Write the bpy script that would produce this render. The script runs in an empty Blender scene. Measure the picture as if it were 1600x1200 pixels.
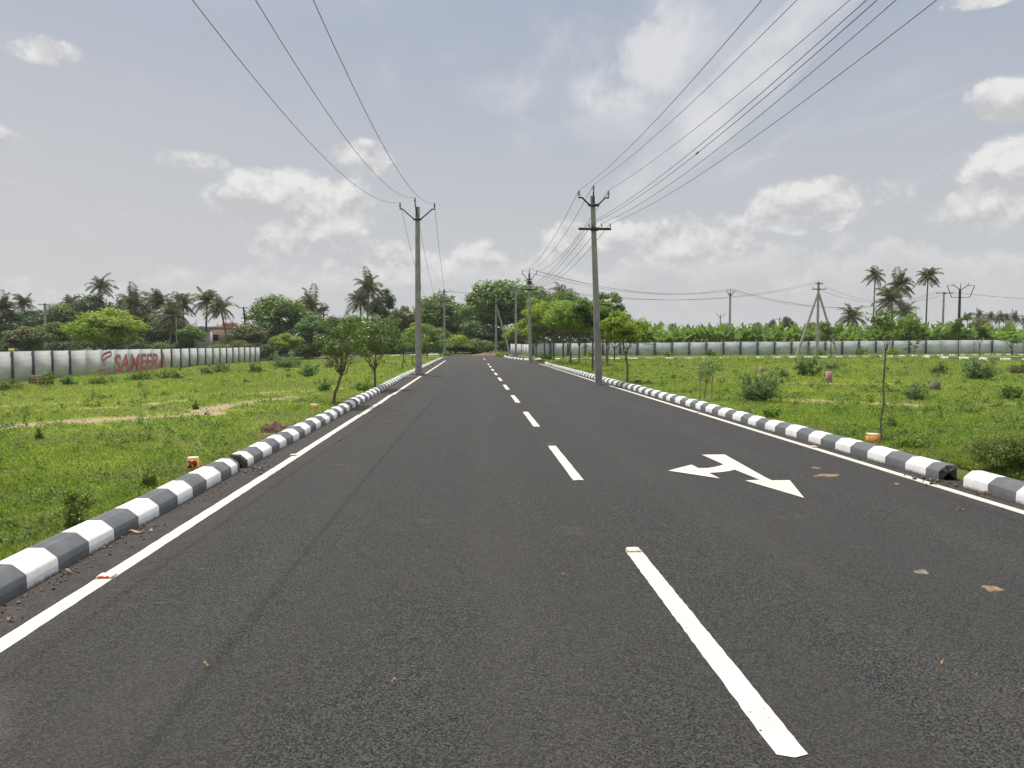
import bpy, math, random
import numpy as np
from mathutils import Vector, Matrix
R = math.radians
sc = bpy.context.scene
# ---------------------------------------------------------------- camera
F = 1202.0                                    # focal length in pixels of the 1600 wide photograph
PITCH = math.atan(63 / F)
YAW = math.atan(62 * math.cos(PITCH) / F)
CAMH = 1.6
cam_d = bpy.data.cameras.new('camera')
cam = bpy.data.objects.new('camera', cam_d)
sc.collection.objects.link(cam)
cam_d.sensor_width = 36; cam_d.lens = F / 1600 * 36
cam_d.clip_start = 0.05; cam_d.clip_end = 6000
cam.location = (0, 0, CAMH)
cam.rotation_euler = (R(90) - PITCH, 0, -YAW)
sc.camera = cam

def ray(px, py):
    x = (px - 800) / F; y = (600 - py) / F
    d = (x, math.cos(PITCH) + y * math.sin(PITCH), -math.sin(PITCH) + y * math.cos(PITCH))
    c, s = math.cos(YAW), math.sin(YAW)
    return (d[0] * c + d[1] * s, -d[0] * s + d[1] * c, d[2])
def gp(px, py, h=0.0):                        # the point of a horizontal plane a pixel looks at
    d = ray(px, py); t = (h - CAMH) / d[2]
    return (d[0] * t, d[1] * t)
def at(px, py, Y):                            # the point at distance Y down the road a pixel looks at
    d = ray(px, py); t = Y / d[1]
    return (d[0] * t, Y, CAMH + d[2] * t)

# ---------------------------------------------------------------- node helpers
class N:
    """a socket with arithmetic"""
    def __init__(s, t, sock): s.t = t; s.k = sock
    def _m(s, op, o=None, o2=None, rev=False):
        n = s.t.nodes.new('ShaderNodeMath'); n.operation = op
        a, b = (o, s) if rev else (s, o)
        for i, v in enumerate((a, b, o2)):
            if v is None: continue
            if isinstance(v, N): s.t.links.new(v.k, n.inputs[i])
            else: n.inputs[i].default_value = v
        return N(s.t, n.outputs[0])
    def __add__(s, o): return s._m('ADD', o)
    __radd__ = __add__
    def __mul__(s, o): return s._m('MULTIPLY', o)
    __rmul__ = __mul__
    def __sub__(s, o): return s._m('SUBTRACT', o)
    def __rsub__(s, o): return s._m('SUBTRACT', o, rev=True)
    def __truediv__(s, o): return s._m('DIVIDE', o)
    def max(s, o): return s._m('MAXIMUM', o)
    def min(s, o): return s._m('MINIMUM', o)
    def pow(s, o): return s._m('POWER', o)
    def clamp(s): return s.max(0.0).min(1.0)
    def ramp(s, a, b, smooth=True):
        n = s.t.nodes.new('ShaderNodeMapRange'); n.clamp = True
        n.interpolation_type = 'SMOOTHSTEP' if smooth else 'LINEAR'
        s.t.links.new(s.k, n.inputs[0]); n.inputs[1].default_value = a; n.inputs[2].default_value = b
        n.inputs[3].default_value = 0; n.inputs[4].default_value = 1
        return N(s.t, n.outputs[0])
def link(t, v, sock):
    if isinstance(v, N): t.links.new(v.k, sock)
    elif isinstance(v, (tuple, list)): sock.default_value = tuple(v) + ((1,) if len(v) == 3 and len(sock.default_value) == 4 else ())
    else: sock.default_value = v
def mixc(t, f, a, b):
    n = t.nodes.new('ShaderNodeMix'); n.data_type = 'RGBA'; n.clamp_factor = True
    link(t, f, n.inputs[0]); link(t, a, n.inputs[6]); link(t, b, n.inputs[7])
    return N(t, n.outputs[2])
def noise(t, vec, scale, detail=4, rough=0.55, out=0, dist=0.0):
    n = t.nodes.new('ShaderNodeTexNoise'); n.inputs['Scale'].default_value = scale
    n.inputs['Detail'].default_value = detail; n.inputs['Roughness'].default_value = rough
    n.inputs['Distortion'].default_value = dist
    if vec is not None: t.links.new(vec.k, n.inputs['Vector'])
    return N(t, n.outputs[out])
def voro(t, vec, scale, out='Distance', feature='F1'):
    n = t.nodes.new('ShaderNodeTexVoronoi'); n.feature = feature; n.inputs['Scale'].default_value = scale
    t.links.new(vec.k, n.inputs['Vector']); return N(t, n.outputs[out])
def comb(t, x, y, z):
    n = t.nodes.new('ShaderNodeCombineXYZ')
    for i, v in enumerate((x, y, z)): link(t, v, n.inputs[i])
    return N(t, n.outputs[0])
def sep(t, v):
    n = t.nodes.new('ShaderNodeSeparateXYZ'); t.links.new(v.k, n.inputs[0])
    return [N(t, o) for o in n.outputs]
def coords(t, kind='Object'):
    n = t.nodes.new('ShaderNodeTexCoord'); return N(t, n.outputs[kind])
def mapped(t, v, scale=(1, 1, 1), rot=(0, 0, 0)):
    n = t.nodes.new('ShaderNodeMapping'); t.links.new(v.k, n.inputs[0])
    n.inputs['Scale'].default_value = scale; n.inputs['Rotation'].default_value = rot
    return N(t, n.outputs[0])

# ---------------------------------------------------------------- sky and sun
SUN_DIR = Vector((-0.155, 0.30, 1.0)).normalized()
w = bpy.data.worlds.new('World'); sc.world = w; w.use_nodes = True
t = w.node_tree; t.nodes.clear()
out = t.nodes.new('ShaderNodeOutputWorld'); bg = t.nodes.new('ShaderNodeBackground')
t.links.new(bg.outputs[0], out.inputs[0])
sky = t.nodes.new('ShaderNodeTexSky'); sky.sky_type = 'NISHITA'; sky.sun_disc = False
sky.sun_elevation = math.asin(SUN_DIR.z); sky.sun_rotation = math.atan2(SUN_DIR.x, SUN_DIR.y)
sky.air_density = 1.0; sky.dust_density = 2.0; sky.ozone_density = 1.2
SKYS = 0.085
bg.inputs[1].default_value = SKYS
D = coords(t, 'Generated'); dx, dy, dz = sep(t, D)
n_at = t.nodes.new('ShaderNodeMath'); n_at.operation = 'ARCTAN2'
t.links.new(dx.k, n_at.inputs[0]); t.links.new(dy.k, n_at.inputs[1]); az = N(t, n_at.outputs[0])
el = dz._m('ARCSINE')
def L(c): return tuple(v / SKYS for v in c)      # radiance wanted -> colour before the strength
# thin haze that whitens towards the horizon
blue = mixc(t, 0.80, N(t, sky.outputs[0]), L((0.415, 0.470, 0.580)))
hz = el.ramp(0.50, 0.02, True)
base = mixc(t, hz * 0.95, blue, L((0.575, 0.585, 0.595)))
left = az.ramp(0.1, -0.65) * el.ramp(0.55, 0.05) * 0.55
base = mixc(t, left, base, L((0.61, 0.60, 0.605)))
# high thin cirrus, on a plane far above
den = dz.max(0.03)
P = comb(t, dx / den, dy / den, 0.0)
ci = noise(t, mapped(t, P, (1.6, 0.55, 1), (0, 0, R(38))), 1.7, 7, 0.62, dist=0.6)
def blob(px, py, hw, hh, rot=0.0):
    d = Vector(ray(px, py)).normalized(); a0 = math.atan2(d.x, d.y); e0 = math.asin(d.z)
    x = (az - a0); y = (el - e0)
    if rot:
        c, s = math.cos(rot), math.sin(rot); x, y = x * c + y * s, y * c - x * s
    x = x / (hw / F); y = y / (hh / F)
    return (1.0 - (x * x + y * y)).max(0.0), y
m1, _ = blob(960, 110, 330, 150, -0.25); m2, _ = blob(1168, 130, 290, 46, 0.70)
m3, _ = blob(1080, 20, 240, 90, 0.2); m4, _ = blob(1240, 215, 300, 60, 0.22)
m5, _ = blob(985, 60, 130, 110, 0.3); m6, _ = blob(1110, 95, 170, 90, 0.5); m7, _ = blob(880, 165, 180, 45, -0.15)
cir = (ci.ramp(0.40, 0.74) * (m1 * 0.35 + m3 * 0.35 + m4 * 0.35)
       + (noise(t, D, 14, 6).ramp(0.3, 0.62) * 0.6 + 0.4) * (m2.pow(0.6) * 0.85 + m6 * 0.45) + noise(t, D, 11, 6, .6).ramp(.42, .62) * (m5 * 0.9 + m7 * .55) + ci.ramp(0.5, 0.9) * 0.30)
base = mixc(t, cir.clamp(), base, L((0.70, 0.71, 0.73)))
# cumulus: fluffy heaps at their own bearings
n1 = noise(t, mapped(t, D, (1, 1, 1.25)), 16, 9, 0.58)
n2 = noise(t, D, 70, 5, 0.6)
up = t.nodes.new('ShaderNodeVectorMath'); up.operation = 'ADD'; t.links.new(D.k, up.inputs[0]); up.inputs[1].default_value = (-0.004, 0, 0.014)
n1u = noise(t, mapped(t, N(t, up.outputs[0]), (1, 1, 1.25)), 16, 9, 0.58)
CU = [(470, 318, 150, 62, 1.0), (395, 305, 66, 42, .9), (560, 245, 62, 30, .85), (612, 270, 38, 28, .85), (452, 382, 95, 26, .8),
      (1258, 320, 95, 46, 1.15), (1292, 305, 50, 34, 1.0), (1567, 158, 56, 38, 1.1), (1580, 255, 110, 46, .9), (1400, 300, 60, 24, .75),
      (1555, 320, 110, 40, .95), (1075, 375, 130, 48, .9), (930, 378, 110, 44, .85), (745, 398, 100, 32, .7), (620, 412, 150, 40, .8),
      (62, 76, 56, 22, .46), (300, 252, 56, 20, .66), (1540, -4, 70, 14, .7), (545, 408, 70, 26, .7), (0, 212, 30, 16, .7)]
Dm = None; V = None
for (px, py, hw, hh, s) in CU:
    b, y = blob(px, py, hw, hh); b = b * s
    Dm = b if Dm is None else Dm.max(b)
    V = b * y if V is None else V + b * y
dens = Dm + (n1 - 0.5) * 2.1 + (n2 - 0.5) * 0.55
alpha = dens.ramp(0.14, 0.66) * Dm.ramp(0.0, 0.22)
lit = ((n1 - n1u) * 5.0 + V * 0.60 + 0.40 + (n2 - 0.5) * 0.9).clamp()
cc = mixc(t, lit, L((0.545, 0.55, 0.565)), L((0.84, 0.83, 0.81)))
# a pale uneven bank behind them along the horizon
bank = noise(t, mapped(t, D, (1, 1, 1.8)), 9, 7, 0.6)
bt = (n1 - 0.5) * 0.15 + (n2 - 0.5) * 0.03 + 0.118 - el + az.ramp(-.05, -.5) * -0.05
bk = bt.ramp(0.0, 0.030)
bcol = mixc(t, (bt.ramp(0.055, 0.012) * 0.9 + (n1 - n1u) * 2.5).clamp(), L((0.565, 0.573, 0.585)), L((0.76, 0.75, 0.735)))
bcol = mixc(t, bank.ramp(.55, .7) * .35, bcol, L((0.68, 0.67, 0.66)))
bcol = mixc(t, el.ramp(0.07, 0.01) * .8, bcol, L((0.545, 0.55, 0.556)))
base = mixc(t, bk * 0.68, base, bcol)
base = mixc(t, alpha * (0.92 - el.ramp(0.2, 0.05) * 0.35), base, cc)
# hazy sun glow, whiter upper sky: unseen above the picture, added for fill light
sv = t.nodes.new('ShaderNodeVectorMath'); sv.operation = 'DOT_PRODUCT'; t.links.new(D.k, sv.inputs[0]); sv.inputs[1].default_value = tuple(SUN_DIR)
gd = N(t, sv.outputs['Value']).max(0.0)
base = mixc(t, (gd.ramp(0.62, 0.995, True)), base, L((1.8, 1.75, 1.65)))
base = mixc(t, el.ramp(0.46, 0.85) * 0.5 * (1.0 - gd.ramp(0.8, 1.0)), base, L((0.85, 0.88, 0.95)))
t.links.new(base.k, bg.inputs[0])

sun_d = bpy.data.lights.new('sun', 'SUN'); sun_d.energy = 4.4; sun_d.angle = R(0.53); sun_d.color = (1.0, 0.955, 0.88)
sun = bpy.data.objects.new('sun', sun_d); sc.collection.objects.link(sun)
sun.rotation_euler = SUN_DIR.to_track_quat('Z', 'Y').to_euler()
sc.view_settings.view_transform = 'Standard'; sc.view_settings.look = 'None'
sc.view_settings.exposure = 0.0; sc.view_settings.gamma = 1.0
sc.cycles.max_bounces = 6; sc.cycles.diffuse_bounces = 3; sc.cycles.glossy_bounces = 2
sc.cycles.transmission_bounces = 3; sc.cycles.transparent_max_bounces = 4

# ---------------------------------------------------------------- materials
def mat(name, rough=0.8, spec=0.3):
    m = bpy.data.materials.new(name); m.use_nodes = True
    b = m.node_tree.nodes['Principled BSDF']
    b.inputs['Roughness'].default_value = rough; b.inputs['Specular IOR Level'].default_value = spec
    return m, m.node_tree, b
def bump(t, b, h, strength, dist):
    n = t.nodes.new('ShaderNodeBump'); n.inputs['Strength'].default_value = strength; n.inputs['Distance'].default_value = dist
    t.links.new(h.k, n.inputs['Height']); t.links.new(n.outputs[0], b.inputs['Normal'])
def simple(name, c1, c2, scale=8, rough=0.8, spec=0.3, bs=0.0, bd=0.01, lo=.3, hi=.7):
    m, t, b = mat(name, rough, spec); O = coords(t)
    n = noise(t, O, scale, 6, 0.65)
    link(t, mixc(t, n.ramp(lo, hi), c1, c2), b.inputs['Base Color'])
    if bs: bump(t, b, noise(t, O, scale * 3, 5), bs, bd)
    return m
def leafmat(name, dark, light, trans=0.35, rough=0.55, odd=None):
    m = bpy.data.materials.new(name); m.use_nodes = True; t = m.node_tree; b = t.nodes['Principled BSDF']
    g = t.nodes.new('ShaderNodeNewGeometry'); r = N(t, g.outputs['Random Per Island'])
    O = coords(t); n = noise(t, O, 0.9, 3)
    c = mixc(t, (r * 0.75 + n.ramp(.3, .7) * 0.35).clamp(), dark, light)
    if odd: c = mixc(t, (r * 7.31)._m('FRACT').ramp(0.90, 0.92), c, odd)
    link(t, c, b.inputs['Base Color']); b.inputs['Roughness'].default_value = rough; b.inputs['Specular IOR Level'].default_value = 0.35
    tr = t.nodes.new('ShaderNodeBsdfTranslucent'); t.links.new(mixc(t, 0.35, c, (light[0] * 1.2, light[1] * 1.25, light[2] * .7)).k, tr.inputs[0])
    mx = t.nodes.new('ShaderNodeMixShader'); mx.inputs[0].default_value = trans
    t.links.new(b.outputs[0], mx.inputs[1]); t.links.new(tr.outputs[0], mx.inputs[2])
    t.links.new(mx.outputs[0], t.nodes['Material Output'].inputs[0])
    return m
M = {}
# asphalt
m, t, b = mat('asphalt', 0.88, 0.30); O = coords(t); ox, oy, oz = sep(t, O)
g1 = voro(t, O, 140, 'Color'); gx, gy, gz = sep(t, g1); big = noise(t, mapped(t, O, (1, .35, 1)), 0.7, 5, 0.6); mid = noise(t, O, 9, 5, .7)
c = mixc(t, gx.ramp(0.12, 1.0, False).pow(1.35), (0.002, 0.002, 0.002), (0.077, 0.0745, 0.0705))
c = mixc(t, big.ramp(.38, .62) * 0.50, c, (0.035, 0.0325, 0.031)); c = mixc(t, mid.ramp(.5, .8) * 0.45, c, (0.020, 0.020, 0.020))
dust = (ox.ramp(-1.9, -2.9) + ox.ramp(4.9, 5.6) * 0.6) * noise(t, O, 5, 5, .7).ramp(.3, .75)
c = mixc(t, dust * 0.55, c, (0.085, 0.064, 0.052))
c = mixc(t, oy.ramp(25, 95) * 0.55, c, (0.052, 0.046, 0.043))  # paler brown with distance: grazing sky sheen put into the colour
spot = voro(t, O, 16, 'Distance').ramp(0.10, 0.05) * noise(t, O, 1.3, 3).ramp(.56, .66)
c = mixc(t, spot * 0.8, c, (0.24, 0.20, 0.16))
streak = noise(t, mapped(t, O, (1.0, 9.0, 1)), 1.2, 6, 0.7).ramp(.60, .72) * noise(t, O, .5, 3).ramp(.45, .6) * 0.25
c = mixc(t, streak, c, (0.12, 0.115, 0.11))
for wx in (-1.55, 0.25, 2.25, 4.05):
    wp = (ox - wx + (noise(t, comb(t, 0.0, oy, 0.0), .15, 2) - .5) * .5)._m('ABSOLUTE').ramp(.42, .05) * noise(t, mapped(t, O, (1, .12, 1)), 2.2, 5, .7).ramp(.35, .65)
    c = mixc(t, wp * 0.07, c, (0.11, 0.103, 0.095))
pt = voro(t, O, 0.9).ramp(.16, .07) * noise(t, O, 7, 5, .7).ramp(.45, .62)
c = mixc(t, pt * 0.22, c, (0.16, 0.145, 0.125))
# the tan dust at the left foreground
dd = ((ox + 2.35) * (ox + 2.35) * 3.0 + (oy - 2.9) * (oy - 2.9) * 1.2).ramp(0.9, 0.0) * noise(t, O, 3, 6, .6).ramp(.3, .7)
c = mixc(t, dd * 0.7, c, (0.20, 0.155, 0.12))
# fine wandering crack in the right lane
wv = noise(t, comb(t, 0.0, oy, 0.0), 0.35, 4, .55) * 1.2
crk = (ox - 1.42 - wv)._m('ABSOLUTE').ramp(0.012, 0.004) * oy.ramp(3, 4) * oy.ramp(22, 16) * noise(t, O, 6, 2).ramp(.4, .6)
c = mixc(t, crk * 0.10, c, (0.17, 0.165, 0.16))
link(t, c, b.inputs['Base Color']); bump(t, b, gy * 0.8 + noise(t, O, 220, 2) * 0.4, 0.45, 0.004); M['asphalt'] = m
# thermoplastic road paint
m, t, b = mat('road_paint', 0.6, 0.4); O = coords(t)
c = mixc(t, noise(t, O, 6, 5).ramp(.3, .7), (0.55, 0.53, 0.445), (0.61, 0.59, 0.50))
c = mixc(t, voro(t, O, 20).ramp(0.16, 0.10) * noise(t, O, 4, 2).ramp(.42, .5), c, (0.12, 0.11, 0.10))
c = mixc(t, noise(t, O, 14, 6, .7).ramp(.56, .78) * 0.6, c, (0.34, 0.32, 0.27))
link(t, c, b.inputs['Base Color']); bump(t, b, noise(t, O, 90, 3), 0.4, 0.003); M['paint'] = m
def kerbpaint(name, c1, c2):
    m, t, b = mat(name, 0.75, 0.25); O = coords(t); x, y, z = sep(t, O)
    c = mixc(t, noise(t, O, 5, 6, .65).ramp(.3, .7), c1, c2)
    c = mixc(t, noise(t, O, 18, 7, .75).ramp(.64, .80) * 0.30, c, (0.30, 0.26, 0.22))
    c = mixc(t, (z + noise(t, O, 25, 4) * 0.06).ramp(0.062, 0.030) * 0.85, c, (0.13, 0.105, 0.088))
    c = mixc(t, voro(t, O, 9).ramp(.06, .03) * noise(t, O, 2, 2).ramp(.55, .6) * .7, c, (0.2, 0.17, 0.15))
    link(t, c, b.inputs['Base Color']); bump(t, b, noise(t, O, 22, 7, .7), 0.5, 0.006); return m
M['kwhite'] = kerbpaint('white_kerb_paint', (0.62, 0.62, 0.60), (0.74, 0.74, 0.72))
M['kgrey'] = kerbpaint('charcoal_kerb_paint', (0.098, 0.106, 0.114), (0.135, 0.142, 0.150))
M['kbroken'] = simple('broken_concrete', (0.06, 0.054, 0.05), (0.22, 0.195, 0.17), 30, 0.95, 0.1, 1.0, 0.03)
M['concrete'] = simple('pole_concrete', (0.27, 0.26, 0.255), (0.38, 0.37, 0.36), 3, 0.9, 0.2, 0.5, 0.01)
M['concrete_l'] = simple('pale_pole_concrete', (0.30, 0.30, 0.30), (0.42, 0.41, 0.40), 3, 0.9, 0.2, 0.5, 0.01)
M['steel'] = simple('dark_steel', (0.022, 0.022, 0.024), (0.05, 0.045, 0.045), 20, 0.6, 0.4)
M['insul'] = simple('insulator_glaze', (0.03, 0.028, 0.035), (0.07, 0.06, 0.06), 20, 0.3, 0.5)
M['wire'] = simple('wire', (0.17, 0.17, 0.17), (0.24, 0.24, 0.24), 4, 0.7, 0.3)
M['bark'] = simple('bark', (0.12, 0.092, 0.07), (0.24, 0.19, 0.15), 14, 0.95, 0.1, 0.8, 0.01)
M['palmbark'] = simple('palm_bark', (0.13, 0.12, 0.105), (0.23, 0.21, 0.19), 6, 0.95, 0.1)
# ground
m, t, b = mat('ground', 0.97, 0.1); O = coords(t); ox, oy, oz = sep(t, O)
gn = noise(t, O, 0.16, 6, 0.6); gf = noise(t, O, 2.2, 7, 0.7); gff = noise(t, O, 14, 6, .75)
c = mixc(t, gn.ramp(.35, .65), (0.155, 0.205, 0.034), (0.215, 0.260, 0.045))
c = mixc(t, gf.ramp(.45, .75) * .6, c, (0.125, 0.165, 0.03)); c = mixc(t, gff.ramp(.5, .75) * .6, c, (0.10, 0.125, 0.035))
c = mixc(t, noise(t, mapped(t, O, (.5, 1.6, 1)), 0.30, 6, .65).ramp(.56, .72) * .7, c, (0.24, 0.225, 0.10))
soil = mixc(t, gff.ramp(.3, .7), (0.30, 0.22, 0.15), (0.42, 0.32, 0.23))
def patch(x0, y0, x1, y1, wd, nz=0.55):
    """a worn streak of bare soil from one ground point to another"""
    L2 = (x1 - x0) ** 2 + (y1 - y0) ** 2
    u = (((ox - x0) * (x1 - x0) + (oy - y0) * (y1 - y0)) / L2).clamp()
    ex = ox - (u * (x1 - x0) + x0); ey = oy - (u * (y1 - y0) + y0)
    d = (ex * ex + ey * ey).pow(0.5) + (gf - 0.5) * wd * 3.2
    return d.ramp(wd, wd * nz)
SOIL = [(-11.5, 14.3, -7.4, 16.2, .55), (-8.0, 16.1, -6.0, 17.4, .80), (-6.3, 18.4, -5.2, 22, .45), (-6.6, 24, -4.6, 26, .4), (-10, 20, -8, 21.5, .3), (-13, 22, -10, 23, .35),
        (8.2, 19.6, 10.4, 17.9, .58), (9.0, 21.5, 11.0, 20.4, .3), (10.6, 17.2, 11.6, 17.0, .12), (12.2, 17.9, 14.0, 17.6, .22), (10.2, 33.5, 13.3, 34.0, .9),
        (12, 27.5, 15, 26.5, .35), (26, 44, 33, 45, .5)]
sm = None
for p in SOIL:
    q = patch(*p); sm = q if sm is None else sm.max(q)
edge = ((ox + 3.34)._m('ABSOLUTE') + (gf - 0.5) * 0.5).ramp(0.22, 0.05).max(((ox - 5.86)._m('ABSOLUTE') + (gf - 0.5) * 0.5).ramp(0.16, 0.04)) * gff.ramp(.35, .5)
c = mixc(t, sm * 0.92, c, soil)
c = mixc(t, edge * 0.9, c, (0.13, 0.095, 0.07))
c = mixc(t, oy.ramp(100, 107) * oy.ramp(112, 108) * 0.7, c, (0.16, 0.13, 0.09)); c = mixc(t, oy.ramp(108, 112), c, (0.06, 0.085, 0.026))
link(t, c, b.inputs['Base Color']); bump(t, b, gf * 0.6 + gff * 0.5, 0.8, 0.06); M['ground'] = m
def grassmat():
    m = leafmat('grass_leaf', (0.170, 0.262, 0.029), (0.330, 0.455, 0.052), 0.42, 0.6, (0.14, 0.19, 0.03)); t = m.node_tree; b = t.nodes['Principled BSDF']
    O = coords(t); c = N(t, b.inputs['Base Color'].links[0].from_socket)
    c = mixc(t, noise(t, mapped(t, O, (.6, 1.3, 1)), 0.33, 6, .65).ramp(.47, .62) * .75, c, (0.31, 0.31, 0.13))
    c = mixc(t, noise(t, O, 0.8, 5, .7).ramp(.52, .68) * .5, c, (0.105, 0.205, 0.035))
    c = mixc(t, noise(t, O, 0.11, 3, .6).ramp(.45, .65) * .45, c, (0.42, 0.47, 0.05))
    link(t, c, b.inputs['Base Color'])
    for l in [l for l in t.links if l.to_node.type == 'BSDF_TRANSLUCENT']: t.links.remove(l)
    for n in t.nodes:
        if n.type == 'BSDF_TRANSLUCENT': t.links.new(c.k, n.inputs[0])
    return m
M['grass'] = grassmat()
M['sprout'] = leafmat('sprout_leaf', (0.065, 0.125, 0.028), (0.155, 0.245, 0.050), 0.35, 0.6)
M['weed'] = leafmat('weed_leaf', (0.115, 0.165, 0.030), (0.22, 0.28, 0.05), 0.35, 0.6, (0.16, 0.14, 0.06))
M['lf_dark'] = leafmat('dark_leaf', (0.029, 0.059, 0.020), (0.112, 0.174, 0.047), 0.25)
M['lf_mid'] = leafmat('mid_leaf', (0.058, 0.107, 0.025), (0.200, 0.302, 0.055), 0.32)
M['lf_bright'] = leafmat('bright_leaf', (0.113, 0.185, 0.020), (0.382, 0.503, 0.055), 0.40)
M['lf_olive'] = leafmat('olive_leaf', (0.081, 0.103, 0.039), (0.240, 0.256, 0.082), 0.3)
M['lf_blue'] = leafmat('bluish_leaf', (0.058, 0.126, 0.044), (0.172, 0.293, 0.091), 0.3)
M['lf_brown'] = leafmat('russet_leaf', (0.090, 0.074, 0.038), (0.220, 0.164, 0.073), 0.3)
M['lf_sap'] = leafmat('sapling_leaf', (0.062, 0.120, 0.030), (0.180, 0.285, 0.055), 0.38, 0.4, (0.17, 0.12, 0.06))
M['lf_fresh'] = leafmat('fresh_leaf', (0.097, 0.185, 0.024), (0.332, 0.485, 0.073), 0.40)
M['lf_feather'] = leafmat('thorn_bush_leaf', (0.081, 0.158, 0.056), (0.252, 0.377, 0.126), 0.3)
M['lf_palm'] = leafmat('palm_leaflet', (0.050, 0.064, 0.028), (0.159, 0.163, 0.066), 0.25, 0.4, (0.196, 0.161, 0.092))
M['lf_banana'] = leafmat('banana_leaf', (0.072, 0.143, 0.026), (0.236, 0.343, 0.072), 0.40, 0.4)
M['orange'] = simple('orange_paint', (0.62, 0.22, 0.05), (0.74, 0.33, 0.10), 14, 0.8)
M['cream'] = simple('cream_paint', (0.66, 0.56, 0.40), (0.75, 0.66, 0.50), 14, 0.8)
M['black'] = simple('black_paint', (0.015, 0.012, 0.012), (0.03, 0.02, 0.02), 10, 0.7)
M['pink'] = simple('pink_paint', (0.36, 0.17, 0.19), (0.48, 0.27, 0.28), 9, 0.85)
M['stone'] = simple('grey_stone', (0.12, 0.10, 0.085), (0.24, 0.21, 0.18), 9, 0.95, 0.1, 0.8, 0.02)
M['rock'] = simple('brown_rock', (0.13, 0.075, 0.055), (0.26, 0.17, 0.13), 6, 0.95, 0.1, 1.0, 0.03)
M['mud'] = simple('dried_mud', (0.17, 0.115, 0.07), (0.27, 0.20, 0.13), 12, 0.95, 0.1, 1.0, 0.01)
M['dryleaf'] = simple('dry_leaf', (0.34, 0.20, 0.09), (0.52, 0.36, 0.20), 30, 0.8)
M['stick'] = simple('dry_stick', (0.25, 0.18, 0.11), (0.36, 0.27, 0.18), 30, 0.8)
M['redref'] = simple('red_reflector', (0.50, 0.05, 0.035), (0.62, 0.09, 0.06), 30, 0.3, 0.6)
M['studwhite'] = simple('stud_body', (0.66, 0.62, 0.50), (0.78, 0.72, 0.58), 30, 0.5, 0.4)
M['glare'] = simple('yellow_sheet', (0.70, 0.55, 0.16), (0.80, 0.66, 0.3), 5, 0.5, 0.5)
# ---------------------------------------------------------------- mesh helpers
COL = sc.collection
def make_mesh(name, verts, faces, mats, smooth=False, midx=None):
    """verts (n,3); faces: a list of equal-size index arrays"""
    me = bpy.data.meshes.new(name)
    V_ = np.asarray(verts, dtype=np.float32).reshape(-1, 3)
    fl = [np.asarray(f, dtype=np.int32) for f in faces if len(f)]
    loops = np.concatenate([f.ravel() for f in fl]); sizes = np.concatenate([np.full(len(f), f.shape[1], dtype=np.int32) for f in fl])
    me.vertices.add(len(V_)); me.vertices.foreach_set('co', V_.ravel())
    me.loops.add(len(loops)); me.loops.foreach_set('vertex_index', loops)
    me.polygons.add(len(sizes)); st = np.zeros(len(sizes), dtype=np.int32); st[1:] = np.cumsum(sizes)[:-1]
    me.polygons.foreach_set('loop_start', st); me.polygons.foreach_set('loop_total', sizes)
    if smooth: me.polygons.foreach_set('use_smooth', np.ones(len(sizes), dtype=bool))
    if midx is not None: me.polygons.foreach_set('material_index', np.asarray(midx, dtype=np.int32))
    me.update(calc_edges=True)
    for m_ in (mats if isinstance(mats, (list, tuple)) else [mats]): me.materials.append(m_)
    return me
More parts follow.
